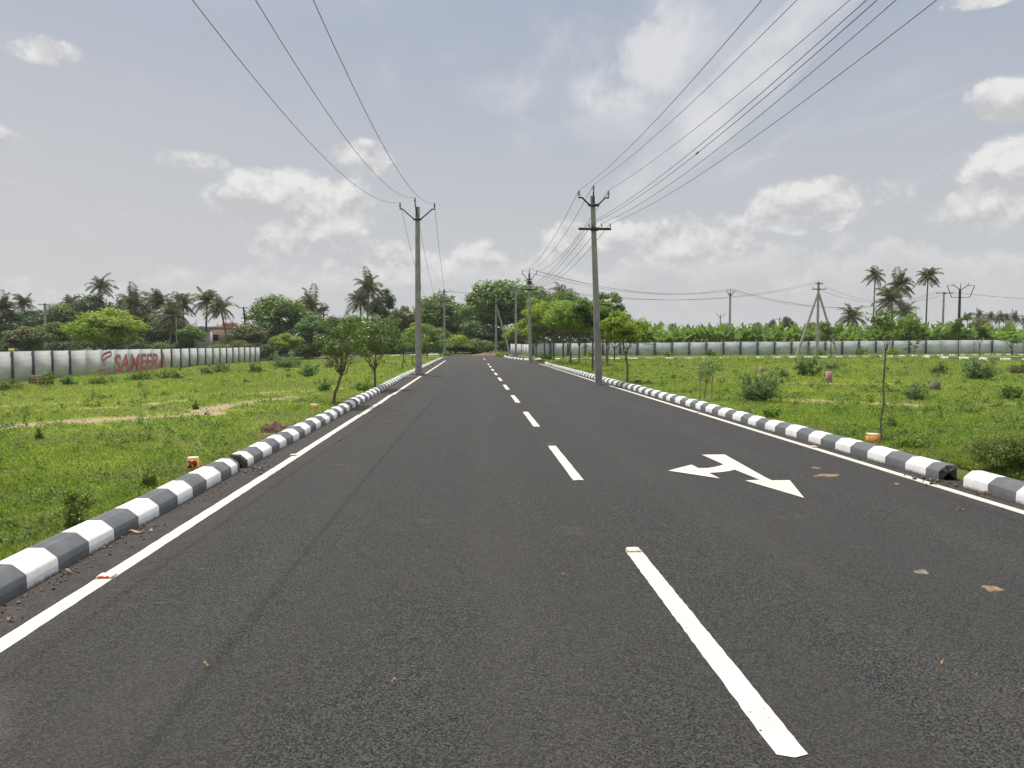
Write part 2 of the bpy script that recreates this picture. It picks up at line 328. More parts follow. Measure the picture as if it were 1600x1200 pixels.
class MB:
    """collects shapes, becomes ONE mesh object"""
    def __init__(s): s.v = []; s.f = {3: [], 4: []}; s.mi = {3: [], 4: []}; s.n = 0
    def add(s, v, f, mi=0):
        v = np.asarray(v, float).reshape(-1, 3); f = np.asarray(f, int)
        s.v.append(v); s.f[f.shape[1]].append(f + s.n); s.mi[f.shape[1]].append(np.full(len(f), mi)); s.n += len(v)
    def box(s, c, size, rot=0.0, mi=0, taper=1.0, jit=0.0, rng=None, tilt=None):
        x, y, z = [q / 2 for q in size]
        p = np.array([(-x, -y, -z), (x, -y, -z), (x, y, -z), (-x, y, -z), (-x, -y, z), (x, -y, z), (x, y, z), (-x, y, z)], float)
        p[4:, :2] *= taper
        if jit: p += rng.uniform(-jit, jit, p.shape)
        if tilt is not None: p = p @ np.array(tilt.to_3x3()).T
        c_, s_ = math.cos(rot), math.sin(rot); p = p @ np.array([[c_, s_, 0], [-s_, c_, 0], [0, 0, 1]])
        s.add(p + np.array(c), [(0, 3, 2, 1), (4, 5, 6, 7), (0, 1, 5, 4), (1, 2, 6, 5), (2, 3, 7, 6), (3, 0, 4, 7)], mi)
    def tube(s, pts, rad, sides=6, mi=0, cap=True, flat=None):
        pts = np.asarray(pts, float); n = len(pts); rad = np.broadcast_to(np.asarray(rad, float), (n,))
        tan = np.gradient(pts, axis=0); tan /= np.linalg.norm(tan, axis=1)[:, None] + 1e-9
        ref = np.array([1.0, 0, 0]) if abs(tan[0][0]) < 0.8 else np.array([0, 1.0, 0])
        u = np.cross(tan, ref); u /= np.linalg.norm(u, axis=1)[:, None] + 1e-9; w_ = np.cross(tan, u)
        a = np.linspace(0, 2 * math.pi, sides, endpoint=False) + (math.pi / sides)
        ring = pts[:, None, :] + rad[:, None, None] * (np.cos(a)[None, :, None] * u[:, None, :] + np.sin(a)[None, :, None] * w_[:, None, :])
        i = np.arange(n - 1)[:, None] * sides; j = np.arange(sides)[None, :]; k = (j + 1) % sides
        f = np.stack([i + j, i + k, i + sides + k, i + sides + j], -1).reshape(-1, 4)
        s.add(ring.reshape(-1, 3), f, mi)
        if cap:
            b0 = s.n
            s.add(np.vstack([ring[0], pts[:1], ring[-1], pts[-1:]]),
                  [(q, sides, (q + 1) % sides) for q in range(sides)] + [(sides + 1 + (q + 1) % sides, 2 * sides + 1, sides + 1 + q) for q in range(sides)], mi)
    def quads(s, v4, mi=0):
        v4 = np.asarray(v4, float).reshape(-1, 4, 3); n = len(v4)
        s.add(v4.reshape(-1, 3), np.arange(4 * n).reshape(-1, 4), mi)
    def mesh(s, name, mats, smooth=False):
        v = np.vstack(s.v); fs = []; mi = []
        for k in (3, 4):
            if s.f[k]: fs.append(np.vstack(s.f[k])); mi.append(np.concatenate(s.mi[k]))
        return make_mesh(name, v, fs, mats, smooth, np.concatenate(mi))
    def build(s, name, mats, parent=None, smooth=False, loc=None):
        return link_obj(name, s.mesh(name, mats, smooth), parent, loc)
def link_obj(name, data, parent=None, loc=None):
    o = bpy.data.objects.new(name, data); COL.objects.link(o)
    if parent is not None: o.parent = parent
    if loc is not None: o.location = loc
    return o
def tag(o, label, cat, group=None, kind=None):
    if label: o['label'] = label
    if cat: o['category'] = cat
    if group: o['group'] = group
    if kind: o['kind'] = kind
    return o
def empty(name, loc, label, cat, group=None, rz=0.0):
    o = bpy.data.objects.new(name, None); COL.objects.link(o); o.location = loc; o.rotation_euler = (0, 0, rz)
    o.empty_display_size = 0.3
    return tag(o, label, cat, group)
def struct(o): o['kind'] = 'structure'; return o
def setmat(o, m_):
    o.material_slots[0].link = 'OBJECT'; o.material_slots[0].material = m_
def rng_(k): return np.random.default_rng(k)
def sstep(x): x = min(1.0, max(0.0, x)); return x * x * (3 - 2 * x)
def vn(x, y, s=0):
    """smooth value noise, numpy arrays in, 0..1 out"""
    x = np.asarray(x, float); y = np.asarray(y, float); xi = np.floor(x); yi = np.floor(y); fx = x - xi; fy = y - yi
    fx = fx * fx * (3 - 2 * fx); fy = fy * fy * (3 - 2 * fy)
    def h(a, b): v = np.sin(a * 127.1 + b * 311.7 + s * 74.7) * 43758.5453; return v - np.floor(v)
    return (h(xi, yi) * (1 - fx) + h(xi + 1, yi) * fx) * (1 - fy) + (h(xi, yi + 1) * (1 - fx) + h(xi + 1, yi + 1) * fx) * fy

# ---------------------------------------------------------------- ground and roads
KL, KR = -2.90, 5.47                      # kerb faces towards the road
def left_face(y):                          # the left kerb drifts away a little
    return KL - 0.22 * sstep((y - 12) / 28)
def G(x, y):
    x = np.asarray(x, float); y = np.asarray(y, float)
    tl = np.clip((-3.2 - x) / 22, 0, 1); tl = tl * tl * (3 - 2 * tl)
    tr = np.clip((x - 5.9) / 50, 0, 1)
    fade = np.clip((112 - y) / 10, 0, 1)
    z = np.where(x < 0, 0.085 - 0.66 * tl * fade, 0.10 + 0.22 * tr)
    z = z + (vn(x * .45, y * .45, 1) - .5) * 0.10 * np.clip(np.abs(x - 1.3) / 6 - .7, 0, 1) + (vn(x * 2, y * 2, 2) - .5) * 0.03
    road = (x > -3.16) & (x < 5.80) & (y < 108)
    return np.where(road, -0.04, z)
far = [-3000, -1500, -700, -350, -200, -120, -90, -70]
xs = np.array(far + list(np.arange(-60, -12, 1.5)) + list(np.arange(-12, -3.4, .3)) + [-3.3, -3.22, -3.165, -3.155, -1, 1.3, 3, 5.795, 5.805, 5.86, 5.95] +
              list(np.arange(6.2, 16, .3)) + list(np.arange(16, 66, 1.5)) + [70, 90, 120, 200, 350, 700, 1500, 3000])
ys = np.array([-400, -120, -50, -25, -12] + list(np.arange(-5, 30, .45)) + list(np.arange(30, 107.5, 1.6)) + [107.99, 108.01, 110, 115, 122, 135, 150, 180, 240, 340, 500, 900, 1600, 3500])
X, Y = np.meshgrid(xs, ys); Z = G(X, Y)
ny, nx = X.shape; ii = np.arange(ny - 1)[:, None] * nx; jj = np.arange(nx - 1)[None, :]
quad = np.stack([ii + jj, ii + jj + 1, ii + nx + jj + 1, ii + nx + jj], -1).reshape(-1, 4)
struct(link_obj('ground', make_mesh('ground', np.stack([X, Y, Z], -1).reshape(-1, 3), [quad], M['ground'], True)))

def sheet(poly_rows, name, m_, z, parent=None):
    """rows of (xl, xr, y) joined into a sheet at height z(x, y)"""
    v = []; 
    for xl, xr, y in poly_rows:
        for k in np.linspace(xl, xr, 5): v.append((k, y, z(k, y)))
    n = len(poly_rows); i = np.arange(n - 1)[:, None] * 5; j = np.arange(4)[None, :]
    f = np.stack([i + j, i + j + 1, i + 5 + j + 1, i + 5 + j], -1).reshape(-1, 4)
    return link_obj(name, make_mesh(name, v, [f], m_), parent)
road = struct(sheet([(-3.13, 5.77, -20), (-3.13, 5.77, 20), (-3.14, 5.77, 60), (-3.14, 5.78, 88), (-3.14, 5.78, 107.9)], 'road', M['asphalt'], lambda x, y: 0.0))
struct(sheet([(5.78, 60, 65.8), (5.78, 60, 70.6)], 'side_road', M['asphalt'], lambda x, y: 0.16 + 0.22 * min(1, max(0, (x - 5.9) / 50))))
struct(sheet([(40.6, 47, 40), (40.0, 46.5, 65.75)], 'far_lane', M['asphalt'], lambda x, y: 0.33))
struct(sheet([(-40, -3.3, 93.0), (-40, -3.3, 99.5)], 'cross_street', M['asphalt'], lambda x, y: 0.10 - 0.66 * sstep((-3.2 - x) / 22) + .05))

# markings: raised sheets of paint with ragged edges, children of the road
rg = rng_(5)
def strip(name, x0, x1, y0, y1, wd, z=0.005, seg=0.12, endrag=0.0, jx=0.003):
    n = max(2, int((y1 - y0) / seg)); yy = np.linspace(y0, y1, n + 1); xx = np.interp(yy, [y0, y1], [x0, x1])
    l = xx - wd / 2 + rg.uniform(-jx, jx, n + 1); r = xx + wd / 2 + rg.uniform(-jx, jx, n + 1)
    v = np.zeros((n + 1, 3, 3)); v[:, 0] = np.stack([l, yy, np.full(n + 1, z)], -1); v[:, 1] = np.stack([xx, yy, np.full(n + 1, z)], -1); v[:, 2] = np.stack([r, yy, np.full(n + 1, z)], -1)
    v[0, :, 1] += rg.uniform(-endrag, endrag, 3); v[-1, :, 1] += rg.uniform(-endrag, endrag, 3) * .4
    v[:, 0, 2] -= .003; v[:, 2, 2] -= .003
    i = np.arange(n)[:, None] * 3; j = np.arange(2)[None, :]
    f = np.stack([i + j, i + j + 1, i + 3 + j + 1, i + 3 + j], -1).reshape(-1, 4)
    return link_obj(name, make_mesh(name, v.reshape(-1, 3), [f], M['paint']), road)
DASH = [(2.84, 5.83), (8.90, 11.93), (14.75, 17.95), (20.8, 23.8), (26.7, 29.9), (33.0, 36.2), (39.2, 42.3), (45.4, 48.6), (51.8, 55.0), (58.0, 61.2), (76, 79), (82, 85)]
for k, (a, b_) in enumerate(DASH):
    strip('centre_dash', 1.24, 1.24, a, b_, 0.125, seg=.05 if k < 3 else .5, endrag=.03 if k == 0 else .01)
for a, b_ in [(-1, 17.4), (17.46, 20.4), (20.48, 24.2), (24.27, 38.0), (41.5, 73)]:
    strip('edge_line', -2.50, -2.52 - (0.02 if a > 20 else 0), a, b_, 0.115, seg=.12 if a < 20 else .6)
for a, b_ in [(-1, 29.2), (31.0, 61.5)]:
    strip('edge_line', 5.21, 5.24 if a < 20 else 5.36, a, b_, 0.115, seg=.12 if a < 20 else .6)
# the two-headed arrow, outline measured on the road
AR = [(235, 938), (330, 913), (430, 888), (487, 917), (560, 917), (620, 908), (665, 897), (695, 886), (515, 805), (705, 803), (1050, 997), (1100, 1020),
      (1248, 1018), (1368, 1166), (875, 1020), (1000, 1015), (790, 930), (740, 942), (660, 952), (575, 957), (665, 1003)]
pts = [gp(1000 + x * .1875, 560 + y * .1875) for x, y in AR]
from mathutils.geometry import tessellate_polygon
tri = tessellate_polygon([[Vector((p[0], p[1], 0)) for p in pts]])
tri = [tuple(q) if (pts[q[1]][0] - pts[q[0]][0]) * (pts[q[2]][1] - pts[q[0]][1]) - (pts[q[1]][1] - pts[q[0]][1]) * (pts[q[2]][0] - pts[q[0]][0]) > 0 else tuple(q[::-1]) for q in tri]
link_obj('arrow_marking', make_mesh('arrow_marking', [(p[0], p[1], .0055) for p in pts], [np.array(tri)], M['paint']), road)['label'] = 'white straight and left turn arrow'

# kerbs
def kerb(name, path, block=0.45, side=1, start=0, ends=(0, 0), zb=None, dark_first=False, seed=1, pre=()):
    """path: points along the road face; side +1: the kerb body lies at the right of the direction of travel"""
    P_ = np.array(path, float); seglen = np.linalg.norm(np.diff(P_, axis=0), axis=1); S_ = np.concatenate([[0], np.cumsum(seglen)])
    rg_ = rng_(seed); bs = [0.0] + [q for q in pre if q > 0]
    while bs[-1] < S_[-1]: bs.append(bs[-1] + block * rg_.uniform(.9, 1.1))
    bs[-1] = S_[-1]
    prof = [(0, -.06), (0.004, .10), (0.016, .113), (.088, .170), (.10, .176), (.205, .178), (.222, .165), (.225, -.06)]
    rings = []; mi = []; si = []
    for k in range(len(bs) - 1):
        for q in np.linspace(bs[k], bs[k + 1], 3 if k < len(bs) - 2 else 3)[:-1]: si.append((q, k))
    si.append((bs[-1], len(bs) - 2))
    np_ = len(prof)
    wob = lambda s: (math.sin(s * 1.9) * .006 + math.sin(s * .7 + 1) * .008)
    for (s, k) in si:
        x = np.interp(s, S_, P_[:, 0]); y = np.interp(s, S_, P_[:, 1])
        e = 0.05; x2 = np.interp(s + e, S_, P_[:, 0]) - np.interp(s - e, S_, P_[:, 0]); y2 = np.interp(s + e, S_, P_[:, 1]) - np.interp(s - e, S_, P_[:, 1])
        l = math.hypot(x2, y2); nx_, ny_ = y2 / l * side, -x2 / l * side
        z0 = zb(x, y) if zb else 0
        o = wob(s)
        rings.append([(x + nx_ * (a + o), y + ny_ * (a + o), z0 + h + (wob(s * 1.3 + 5) * .6 if h > 0 else 0)) for a, h in prof])
    f = []; m_ = []
    for i in range(len(si) - 1):
        col = (si[i][1] + (1 if dark_first else 0)) % 2
        for j in range(np_ - 1):
            a = i * np_ + j
            q = (a, a + 1, a + np_ + 1, a + np_)
            f.append(q if side < 0 else q[::-1]); m_.append(col)
    mb = MB(); mb.add(np.array(rings).reshape(-1, 3), np.array(f)); mb.mi[4] = [np.array(m_)]
    for e_, ring in ((0, rings[0]), (1, rings[-1])):       # end faces: broken concrete, pushed in and rough
        ring = np.array(ring); c = ring.mean(0)
        tv = np.array([P_[1] - P_[0], P_[-1] - P_[-2]][e_]); tv = np.append(tv / np.linalg.norm(tv), 0) * (1 if e_ == 0 else -1)
        inner = c + (ring - c) * .6 - tv * (.03 if ends[e_] else 0) + rg_.uniform(-.025, .025, ring.shape) * ends[e_]
        vv = np.vstack([ring, inner, [c - tv * (.045 if ends[e_] else 0)]])
        mb.add(vv, [(j, j + 1, np_ + j + 1, np_ + j) for j in range(np_ - 1)], 2 if ends[e_] else 0)
        mb.add(vv, [(np_ + j, np_ + j + 1, 2 * np_) for j in range(np_ - 1)], 2 if ends[e_] else 0)
    o = mb.build(name, [M['kwhite'], M['kgrey'], M['kbroken']]); struct(o); return o
lp = lambda a, b_, st=1.0: [(left_face(y), y) for y in list(np.arange(a, b_, st)) + [b_]]
LB = [5.08 - .42 * k for k in range(14, 0, -1)] + [5.08, 5.47, 5.92, 6.33, 6.79, 7.22, 7.67, 8.08, 8.52, 9.01, 9.40, 9.64]
kerb('kerb', lp(-1.3, 9.72), .435, -1, ends=(0, 1), seed=2, dark_first=True, pre=[q + 1.3 for q in LB])
def facey(px, py, X): d = ray(px, py); return X * d[1] / d[0]
RB = [facey(px, py, KR) for px, py in ((1444.5, 743), (1412.5, 735), (1381, 726), (1354, 717), (1328, 709), (1305, 702.5), (1282, 695.5), (1263, 690), (1244, 684), (1227, 679), (1211, 674))]
LB2 = [facey(px, py, -2.91) for px, py in ((397, 723), (412, 718), (425.5, 709), (437, 703), (447, 695.5), (457.6, 692))]
kerb('kerb', lp(10.06, 34.5), .47, -1, ends=(1, 1), seed=3, pre=[q - 10.06 for q in LB2])
kerb('kerb', lp(34.9, 82) + [(-3.4, 84.5), (-4.2, 87), (-5.8, 89), (-8, 90)], .47, -1, ends=(1, 0), seed=4, dark_first=True)
kerb('kerb', [(KR, -1.5), (KR, 8.26)], .45, 1, ends=(0, 1), seed=5, pre=[q + 1.5 for q in [7.42 - .43 * k for k in range(20, 0, -1)] + [7.42, 7.85]])
kerb('kerb', [(KR, 8.72), (KR, 30), (KR + .02, 58), (5.75, 61), (6.4, 63.2), (7.8, 64.8), (9.5, 65.5)], .46, 1, ends=(1, 0), seed=6, dark_first=True, pre=[q - 8.72 for q in RB])
rz = lambda x, y: float(0.06 + .22 * min(1, max(0, (x - 5.9) / 50)))
kerb('kerb', [(3.9, 97), (3.75, 88), (4.1, 80), (4.9, 73.6), (6.2, 71.6), (9, 71), (22, 71.6), (36, 74), (46, 78), (62, 83.5)][::-1], .9, 1, zb=lambda x, y: rz(x, y) if x > 6 else 0, seed=7)
kerb('kerb', [(39.6, 65.6), (40.0, 61), (40.6, 55), (41.0, 46)], 1.1, 1, zb=lambda x, y: .34, seed=8)
kerb('kerb', [(-4.4, 100.3), (-38, 100.3)], 1.2, 1, zb=lambda x, y: .12 - .60 * sstep((-3.2 - x) / 22), seed=9)
# ---------------------------------------------------------------- poles and wires
def gz(x, y): return float(G(x, y))
def insulator(parent, x, y, z, s=1.0):
    mb = MB(); mb.tube([(x, y, z), (x, y, z + .30 * s)], .016 * s, 6)
    for k in range(3):
        mb.tube([(x, y, z + (.08 + .075 * k) * s), (x, y, z + (.10 + .075 * k) * s), (x, y, z + (.125 + .075 * k) * s)], [.062 * s, .055 * s, .022 * s], 8)
    mb.build('insulator', M['insul'], parent); return (x, y, z + .31 * s)
def pole_shaft(parent, H, w0, w1, lean=(0, 0), m_='concrete', z0=-.4, depth=.8):
    mb = MB(); n = 7
    v = []
    for k in range(n):
        q = k / (n - 1); z = z0 + (H - z0) * q; w_ = (w0 + (w1 - w0) * q) / 2; d = w_ * depth; c = .22 * w_
        cx, cy = lean[0] * q, lean[1] * q
        v += [(cx - w_ + c, cy - d, z), (cx + w_ - c, cy - d, z), (cx + w_, cy - d + c, z), (cx + w_, cy + d - c, z), (cx + w_ - c, cy + d, z), (cx - w_ + c, cy + d, z), (cx - w_, cy + d - c, z), (cx - w_, cy - d + c, z)]
    f = [(k * 8 + j, k * 8 + (j + 1) % 8, k * 8 + 8 + (j + 1) % 8, k * 8 + 8 + j) for k in range(n - 1) for j in range(8)]
    mb.add(v, f); tp = (n - 1) * 8; mb.add([v[tp + j] for j in range(8)], [(0, 1, 2, 3), (0, 3, 4, 7), (4, 5, 6, 7)])
    return mb.build('shaft', M[m_], parent)
def bar(mb, a, b_, s=.035): mb.tube([a, b_], s * 1.2, 4)
def v_arms(parent, x, z, half, rise, y=-.16, s=.04, ins=1.0, tall=.45, dx=(0, 0, 0)):
    """two raised side arms and a spike, with three insulators; returns the wire points"""
    mb = MB(); pts = []
    for sd in (-1, 1):
        mb.tube([(x, y, z), (x + sd * .16, y, z), (x + sd * (half - .12), y, z + rise), (x + sd * (half + .02), y, z + rise)], s, 4)
    mb.box((x, y + .01, z), (.42, .05, .10)); mb.build('cross_arm', M['steel'], parent)
    for sd, d in ((-1, dx[0]), (1, dx[2])): pts.append(insulator(parent, x + sd * half, y, z + rise + .02, ins))
    mb = MB(); mb.tube([(x, y + .05, z + .1), (x + dx[1], y + .05, z + tall)], s * .9, 4); mb.build('top_bracket', M['steel'], parent)
    top = insulator(parent, x + dx[1], y + .05, z + tall, ins)
    return [pts[0], top, pts[1]]
def t_arm(parent, x, z, half, y=-.16, n=4, s=.04, ins=.55, offs=None):
    mb = MB(); mb.box((x, y, z), (half * 2, .06, .09)); mb.box((x, y + .05, z), (.30, .04, .14)); mb.build('cross_arm', M['steel'], parent)
    r = []
    for o in (offs if offs else np.linspace(-half * .92, half * .92, n)): r.append(insulator(parent, x + o, y, z + .04, ins))
    return r
def W(o, pts): return [tuple(Matrix.Translation(o.location) @ Matrix.Rotation(o.rotation_euler.z, 4, 'Z') @ Vector(p)) for p in pts]
GP = 'concrete electricity poles around the plots'
# near left pole
pA = empty('utility_pole', (-2.77, 39.8, 0), 'thick concrete power pole at the left edge line with black raised arms', 'power pole', GP)
pole_shaft(pA, 8.55, .35, .215, (0, 0)); wA = W(pA, v_arms(pA, .0, 7.90, .87, .52, tall=.80, dx=(0, -.12, 0)))
mb = MB(); mb.box((-.05, 0, .02), (.62, .5, .12), .1, jit=.05, rng=rng_(3), taper=.75); mb.build('footing', M['stone'], pA)
# near right pole
pB = empty('utility_pole', (4.97, 29.9, 0), 'tall leaning concrete pole on the right kerb, raised arms over a straight cross arm', 'power pole', GP)
pole_shaft(pB, 7.30, .275, .165, (-.31, 0)); wB = W(pB, v_arms(pB, -.29, 6.93, .57, .28, tall=.52, ins=.85))
lB = W(pB, t_arm(pB, -.24, 6.02, .63, offs=(-.22, -.09, .27, .60)))
# second right pole
pC = empty('utility_pole', (4.93, 65.1, 0), 'pale concrete power pole at the side road corner with raised arms above a cross arm', 'power pole', GP)
pole_shaft(pC, 7.5, .30, .17, (-.12, 0), 'concrete_l'); wC = W(pC, v_arms(pC, -.12, 7.0, .60, .42, tall=.55))
lC = W(pC, t_arm(pC, -.11, 6.15, .64))
mb = MB(); mb.box((-.11, 0, 6.75), (.34, .30, .24)); mb.build('clamp', M['steel'], pC)
pole_data = {}
def simple_pole(key, px, py_top, Y, w0, label, arms, m_='concrete', lean=(0, 0), zb=None):
    x, y, zt = at(px, py_top, Y); z0 = gz(x, y)
    o = empty('utility_pole', (x - lean[0], y, z0), label, 'power pole', GP); H = zt - z0
    pole_shaft(o, H, w0, w0 * .68, lean, m_); r = []
    for a in arms:
        if a[0] == 'T': r.append(W(o, t_arm(o, lean[0] * (H - a[1]) / H, H - a[1], a[2], n=a[3] if len(a) > 3 else 3, s=.05)))
        elif a[0] == 'V': r.append(W(o, v_arms(o, lean[0], H - a[1], a[2], a[3], s=.05)))
    pole_data[key] = (o, r); return o
simple_pole('D', 806, 450, 98, .30, 'plain pale concrete pole with a small top clamp, left of the side road corner', [('T', .25, .35, 2)], 'concrete_l')
oE = simple_pole('E', 775, 466, 108, .34, 'concrete pole propped by a slanting strut beside the bush at the road end', [('T', .7, .75)], 'concrete')
mb = MB(); mb.tube([(.1, -.1, 6.6), (2.0, -.6, -.3)], [.10, .16], 6); mb.build('strut', M['concrete'], oE)
oF = simple_pole('F', 694, 452, 103, .34, 'far concrete power pole on the left kerb with two cross arms against the trees', [('T', .35, .75, 2), ('T', 1.6, 1.0)], 'concrete')
oG = simple_pole('G', 1279, 440, 84, .30, 'concrete pole braced by two slanting struts like a tripod in the right plot', [('T', .25, .42, 2), ('T', .85, .80, 3)], 'concrete_l')
mb = MB(); mb.tube([(-.1, -.1, 6.9), (-2.95, -1.2, -.3)], [.12, .17], 6); mb.build('strut', M['concrete'], oG)
mb = MB(); mb.tube([(.1, .1, 7.0), (2.05, -.9, -.3)], [.12, .17], 6); mb.build('strut', M['concrete_l'], oG)
simple_pole('H', 1141, 458, 93, .30, 'pale concrete pole with a forked top rising behind the right wall above the banana plants', [('V', .25, .48, .35)], 'concrete_l')
simple_pole('I', 1125.5, 494, 150, .26, 'small distant concrete pole with a V top left of the forked pole', [('V', .2, .85, .6)], 'concrete')
simple_pole('J', 1013, 505, 200, .26, 'tiny distant pole with one cross arm at the right end of the roadside trees', [('T', .5, 1.5)], 'concrete')
simple_pole('J2', 1218, 495, 185, .26, 'tiny distant pole with one cross arm left of the tripod pole', [('T', .6, 1.0)], 'concrete')
simple_pole('K', 1475, 457, 101, .30, 'pale concrete pole with a long T cross arm right of the tall palms', [('T', .1, 1.2, 3)], 'concrete_l', (.1, 0))
oL = simple_pole('L', 1500, 452, 92, .34, 'dark pole with a wide double arm frame rising behind the lone round sapling', [('V', .0, .95, .45)], 'steel')
mb = MB(); H_ = at(1500, 452, 92)[2] - gz(*at(1500, 452, 92)[:2])
for sd in (-1, 1):
    mb.tube([(sd * .93, -.16, H_ + .45), (sd * 1.75, -.16, H_ + .45), (sd * 1.15, -.16, H_ - 1.0), (0, -.16, H_ - 1.0)], .05, 4)
mb.build('arm_frame', M['steel'], oL)
simple_pole('P', 1326, 485, 112, .30, 'short dark post with a stub arm in front of the low coconut palm', [('T', .1, .9, 2)], 'steel')
simple_pole('Q', 1582, 483, 150, .22, 'slim distant pole among the far palms at the right', [], 'concrete')
oM = simple_pole('M', 70, 474, 110, .40, 'stout concrete power pole with a stay wire behind the left wall', [('T', .2, .85, 3)], 'concrete')
mb = MB(); mb.tube([(-.1, 0, 5.2), (-1.2, 0, .2)], .05, 4); mb.build('stay_wire', M['wire'], oM)
simple_pole('N', 275, 494, 104, .13, 'thin pale lamp-less post between the palms behind the left wall', [('T', .05, .3, 2)], 'concrete_l')
simple_pole('O', 380.5, 480, 106, .26, 'tilted pole with a dark T head beside the brick building', [('T', .1, .7, 3)], 'steel', (-.55, 0))

GW = 'overhead power wires'
def wire(a, b_, sag, label, r=.0072, n=36, name='power_wire', t0=0.0, t1=1.0):
    q = np.linspace(t0, t1, n); a = np.array(a, float); b_ = np.array(b_, float)
    p = a[None] * (1 - q[:, None]) + b_[None] * q[:, None]; p[:, 2] -= 4 * sag * q * (1 - q)
    mb = MB(); mb.tube(p, r, 5, cap=False)
    tag(mb.build(name, M['wire']), label, 'wire', GW)
lbl = ['outermost left', 'middle', 'inner right']
endL = [(-4.28, -6), (-3.52, -6), (-2.53, -6)]
for k in range(3):
    wire(wA[k], (endL[k][0], -6, wA[k][2]), 2.3, f'{lbl[k]} wire sweeping from the thick left pole to the top edge', t1=1.0)
    F_ = (at(684 + 10 * k, 460, 103)); wire(wA[k], (F_[0], 103, at(694, 462 if k == 2 else 470, 103)[2]), 2.6, f'{lbl[k]} wire running from the thick left pole down to the far left pole', r=.010)
endR = [(3.85, 6.75, .8), (5.35, 7.5, .7), (5.8, 7.0, .6)]
for k in range(3):
    wire(wB[k], (endR[k][0], -5, endR[k][1]), endR[k][2], f'{["leftmost", "second", "third"][k]} of three upper wires fanning right from the tall leaning pole', r=.0068)
    wire(wB[k], wC[k], .75, f'{["left", "middle", "right"][k]} top wire from the tall leaning pole to the corner pole', r=.010)
for k in range(4):
    x1, z1, sg = [(4.6, 6.25, .7), (4.15, 5.75, .7), (5.05, 6.75, .9), (5.2, 6.25, .8)][k]
    wire(lB[k], (x1, -5, z1), sg, f'{["leftmost", "second", "third", "rightmost"][k]} of four lower wires leaving the straight cross arm to the right', r=.0068)
    wire(lB[k], lC[k], .65, f'{["leftmost", "second", "third", "rightmost"][k]} cross arm wire between the tall leaning pole and the corner pole', r=.010)
mb = MB(); q = .42; pk = np.array(lB[1]) * (1 - q) + np.array((4.15, -5, 5.75)) * q; pk[2] -= 4 * .7 * q * (1 - q)
mb.tube([pk + [0, -.10, 0], pk + [0, -.06, .0], pk + [0, .06, 0], pk + [0, .1, 0]], [.008, .018, .018, .008], 6)
tag(mb.build('wire_clamp', M['steel']), 'small dark clamp on one of the lower right wires', 'clamp')
wH = pole_data['H'][1][0]; wG1, wG2 = pole_data['G'][1]; wK = pole_data['K'][1][0]; wF1, wF2 = pole_data['F'][1]
wD = pole_data['D'][1][0]
for k in range(3):
    wire(wC[k], wH[k], 1.2, f'{["lowest", "highest", "middle"][k]} long wire from the corner pole to the distant forked pole', r=.014)
    wire(wH[k], wK[k], 2.2, f'{["lowest", "highest", "middle"][k]} wire from the forked pole to the T pole at the right', r=.014)
for k in range(2):
    wire(lC[k * 3], wG1[k], 1.5, f'{["first", "second"][k]} long sagging wire from the corner pole cross arm to the tripod pole', r=.014)
    wire(wG2[k * 2], wK[k * 2], 1.6, f'{["first", "second"][k]} wire from the tripod pole to the T pole at the right', r=.014)
    wire(wF1[k], wD[k], .5, f'{["first", "second"][k]} wire crossing above the road end between the far poles', r=.016)
    wire(wK[k * 2], (120, 108, 8.2 - k), 1.0, f'{["upper", "lower"][k]} wire leaving the T pole towards the right edge', r=.014)
wire((wF1[0][0], 103, wF1[0][2] - .1), (-4.3, 103.1, 6.9), -1.1, 'curled jumper wire at the top of the far left pole', r=.014)
wire((wF1[1][0], 103, wF1[1][2]), (-2.3, 103.1, 6.6), -.9, 'curled jumper wire right of the far left pole head', r=.014)
for k in range(2): wire(pole_data['M'][1][0][k], pole_data['N'][1][0][k], 1.0, f'{["upper", "lower"][k]} wire strung before the palms behind the left wall', r=.016)

# ---------------------------------------------------------------- precast boundary walls
def wallmat(name, c1, c2, blot, amt, bandscale, dz):
    m, t, b = mat(name, 0.9, 0.15); O = coords(t); x, y, z = sep(t, O)
    c = mixc(t, noise(t, mapped(t, O, (1, 1, 2)), 0.9, 6, .65).ramp(.3, .7), c1, c2)
    bl = noise(t, mapped(t, O, (.8, .8, 4.0)), 0.55, 6, .7).ramp(.50, .60) * noise(t, O, .13, 3).ramp(.45, .62)
    c = mixc(t, bl * amt, c, blot)
    zz = (z * bandscale)._m('FRACT'); line = zz.ramp(.90, .97) * zz.ramp(1.0, .98)
    c = mixc(t, line * .45, c, tuple(q * .45 for q in c1))
    c = mixc(t, (z + noise(t, O, 3, 4) * .4).ramp(dz, dz - .35) * .25, c, (.22, .20, .14))
    link(t, c, b.inputs['Base Color']); bump(t, b, zz.ramp(.93, .99), .25, .01); return m
M['wall_l'] = wallmat('white_precast_panel', (.47, .475, .475), (.57, .57, .56), (.34, .34, .32), .5, 3.4, -.15)
M['wall_r'] = wallmat('bluish_precast_panel', (.42, .455, .47), (.56, .585, .585), (.16, .175, .165), .8, 3.4, .62)
M['wall_post'] = simple('dark_post_paint', (.045, .05, .065), (.085, .09, .105), 3)
M['wall_post_l'] = simple('pale_post', (.22, .22, .22), (.34, .34, .33), 3)
M['redpaint'] = simple('faded_red_wall_paint', (.50, .12, .14), (.58, .33, .34), 2.6, .85, lo=.4, hi=.72)
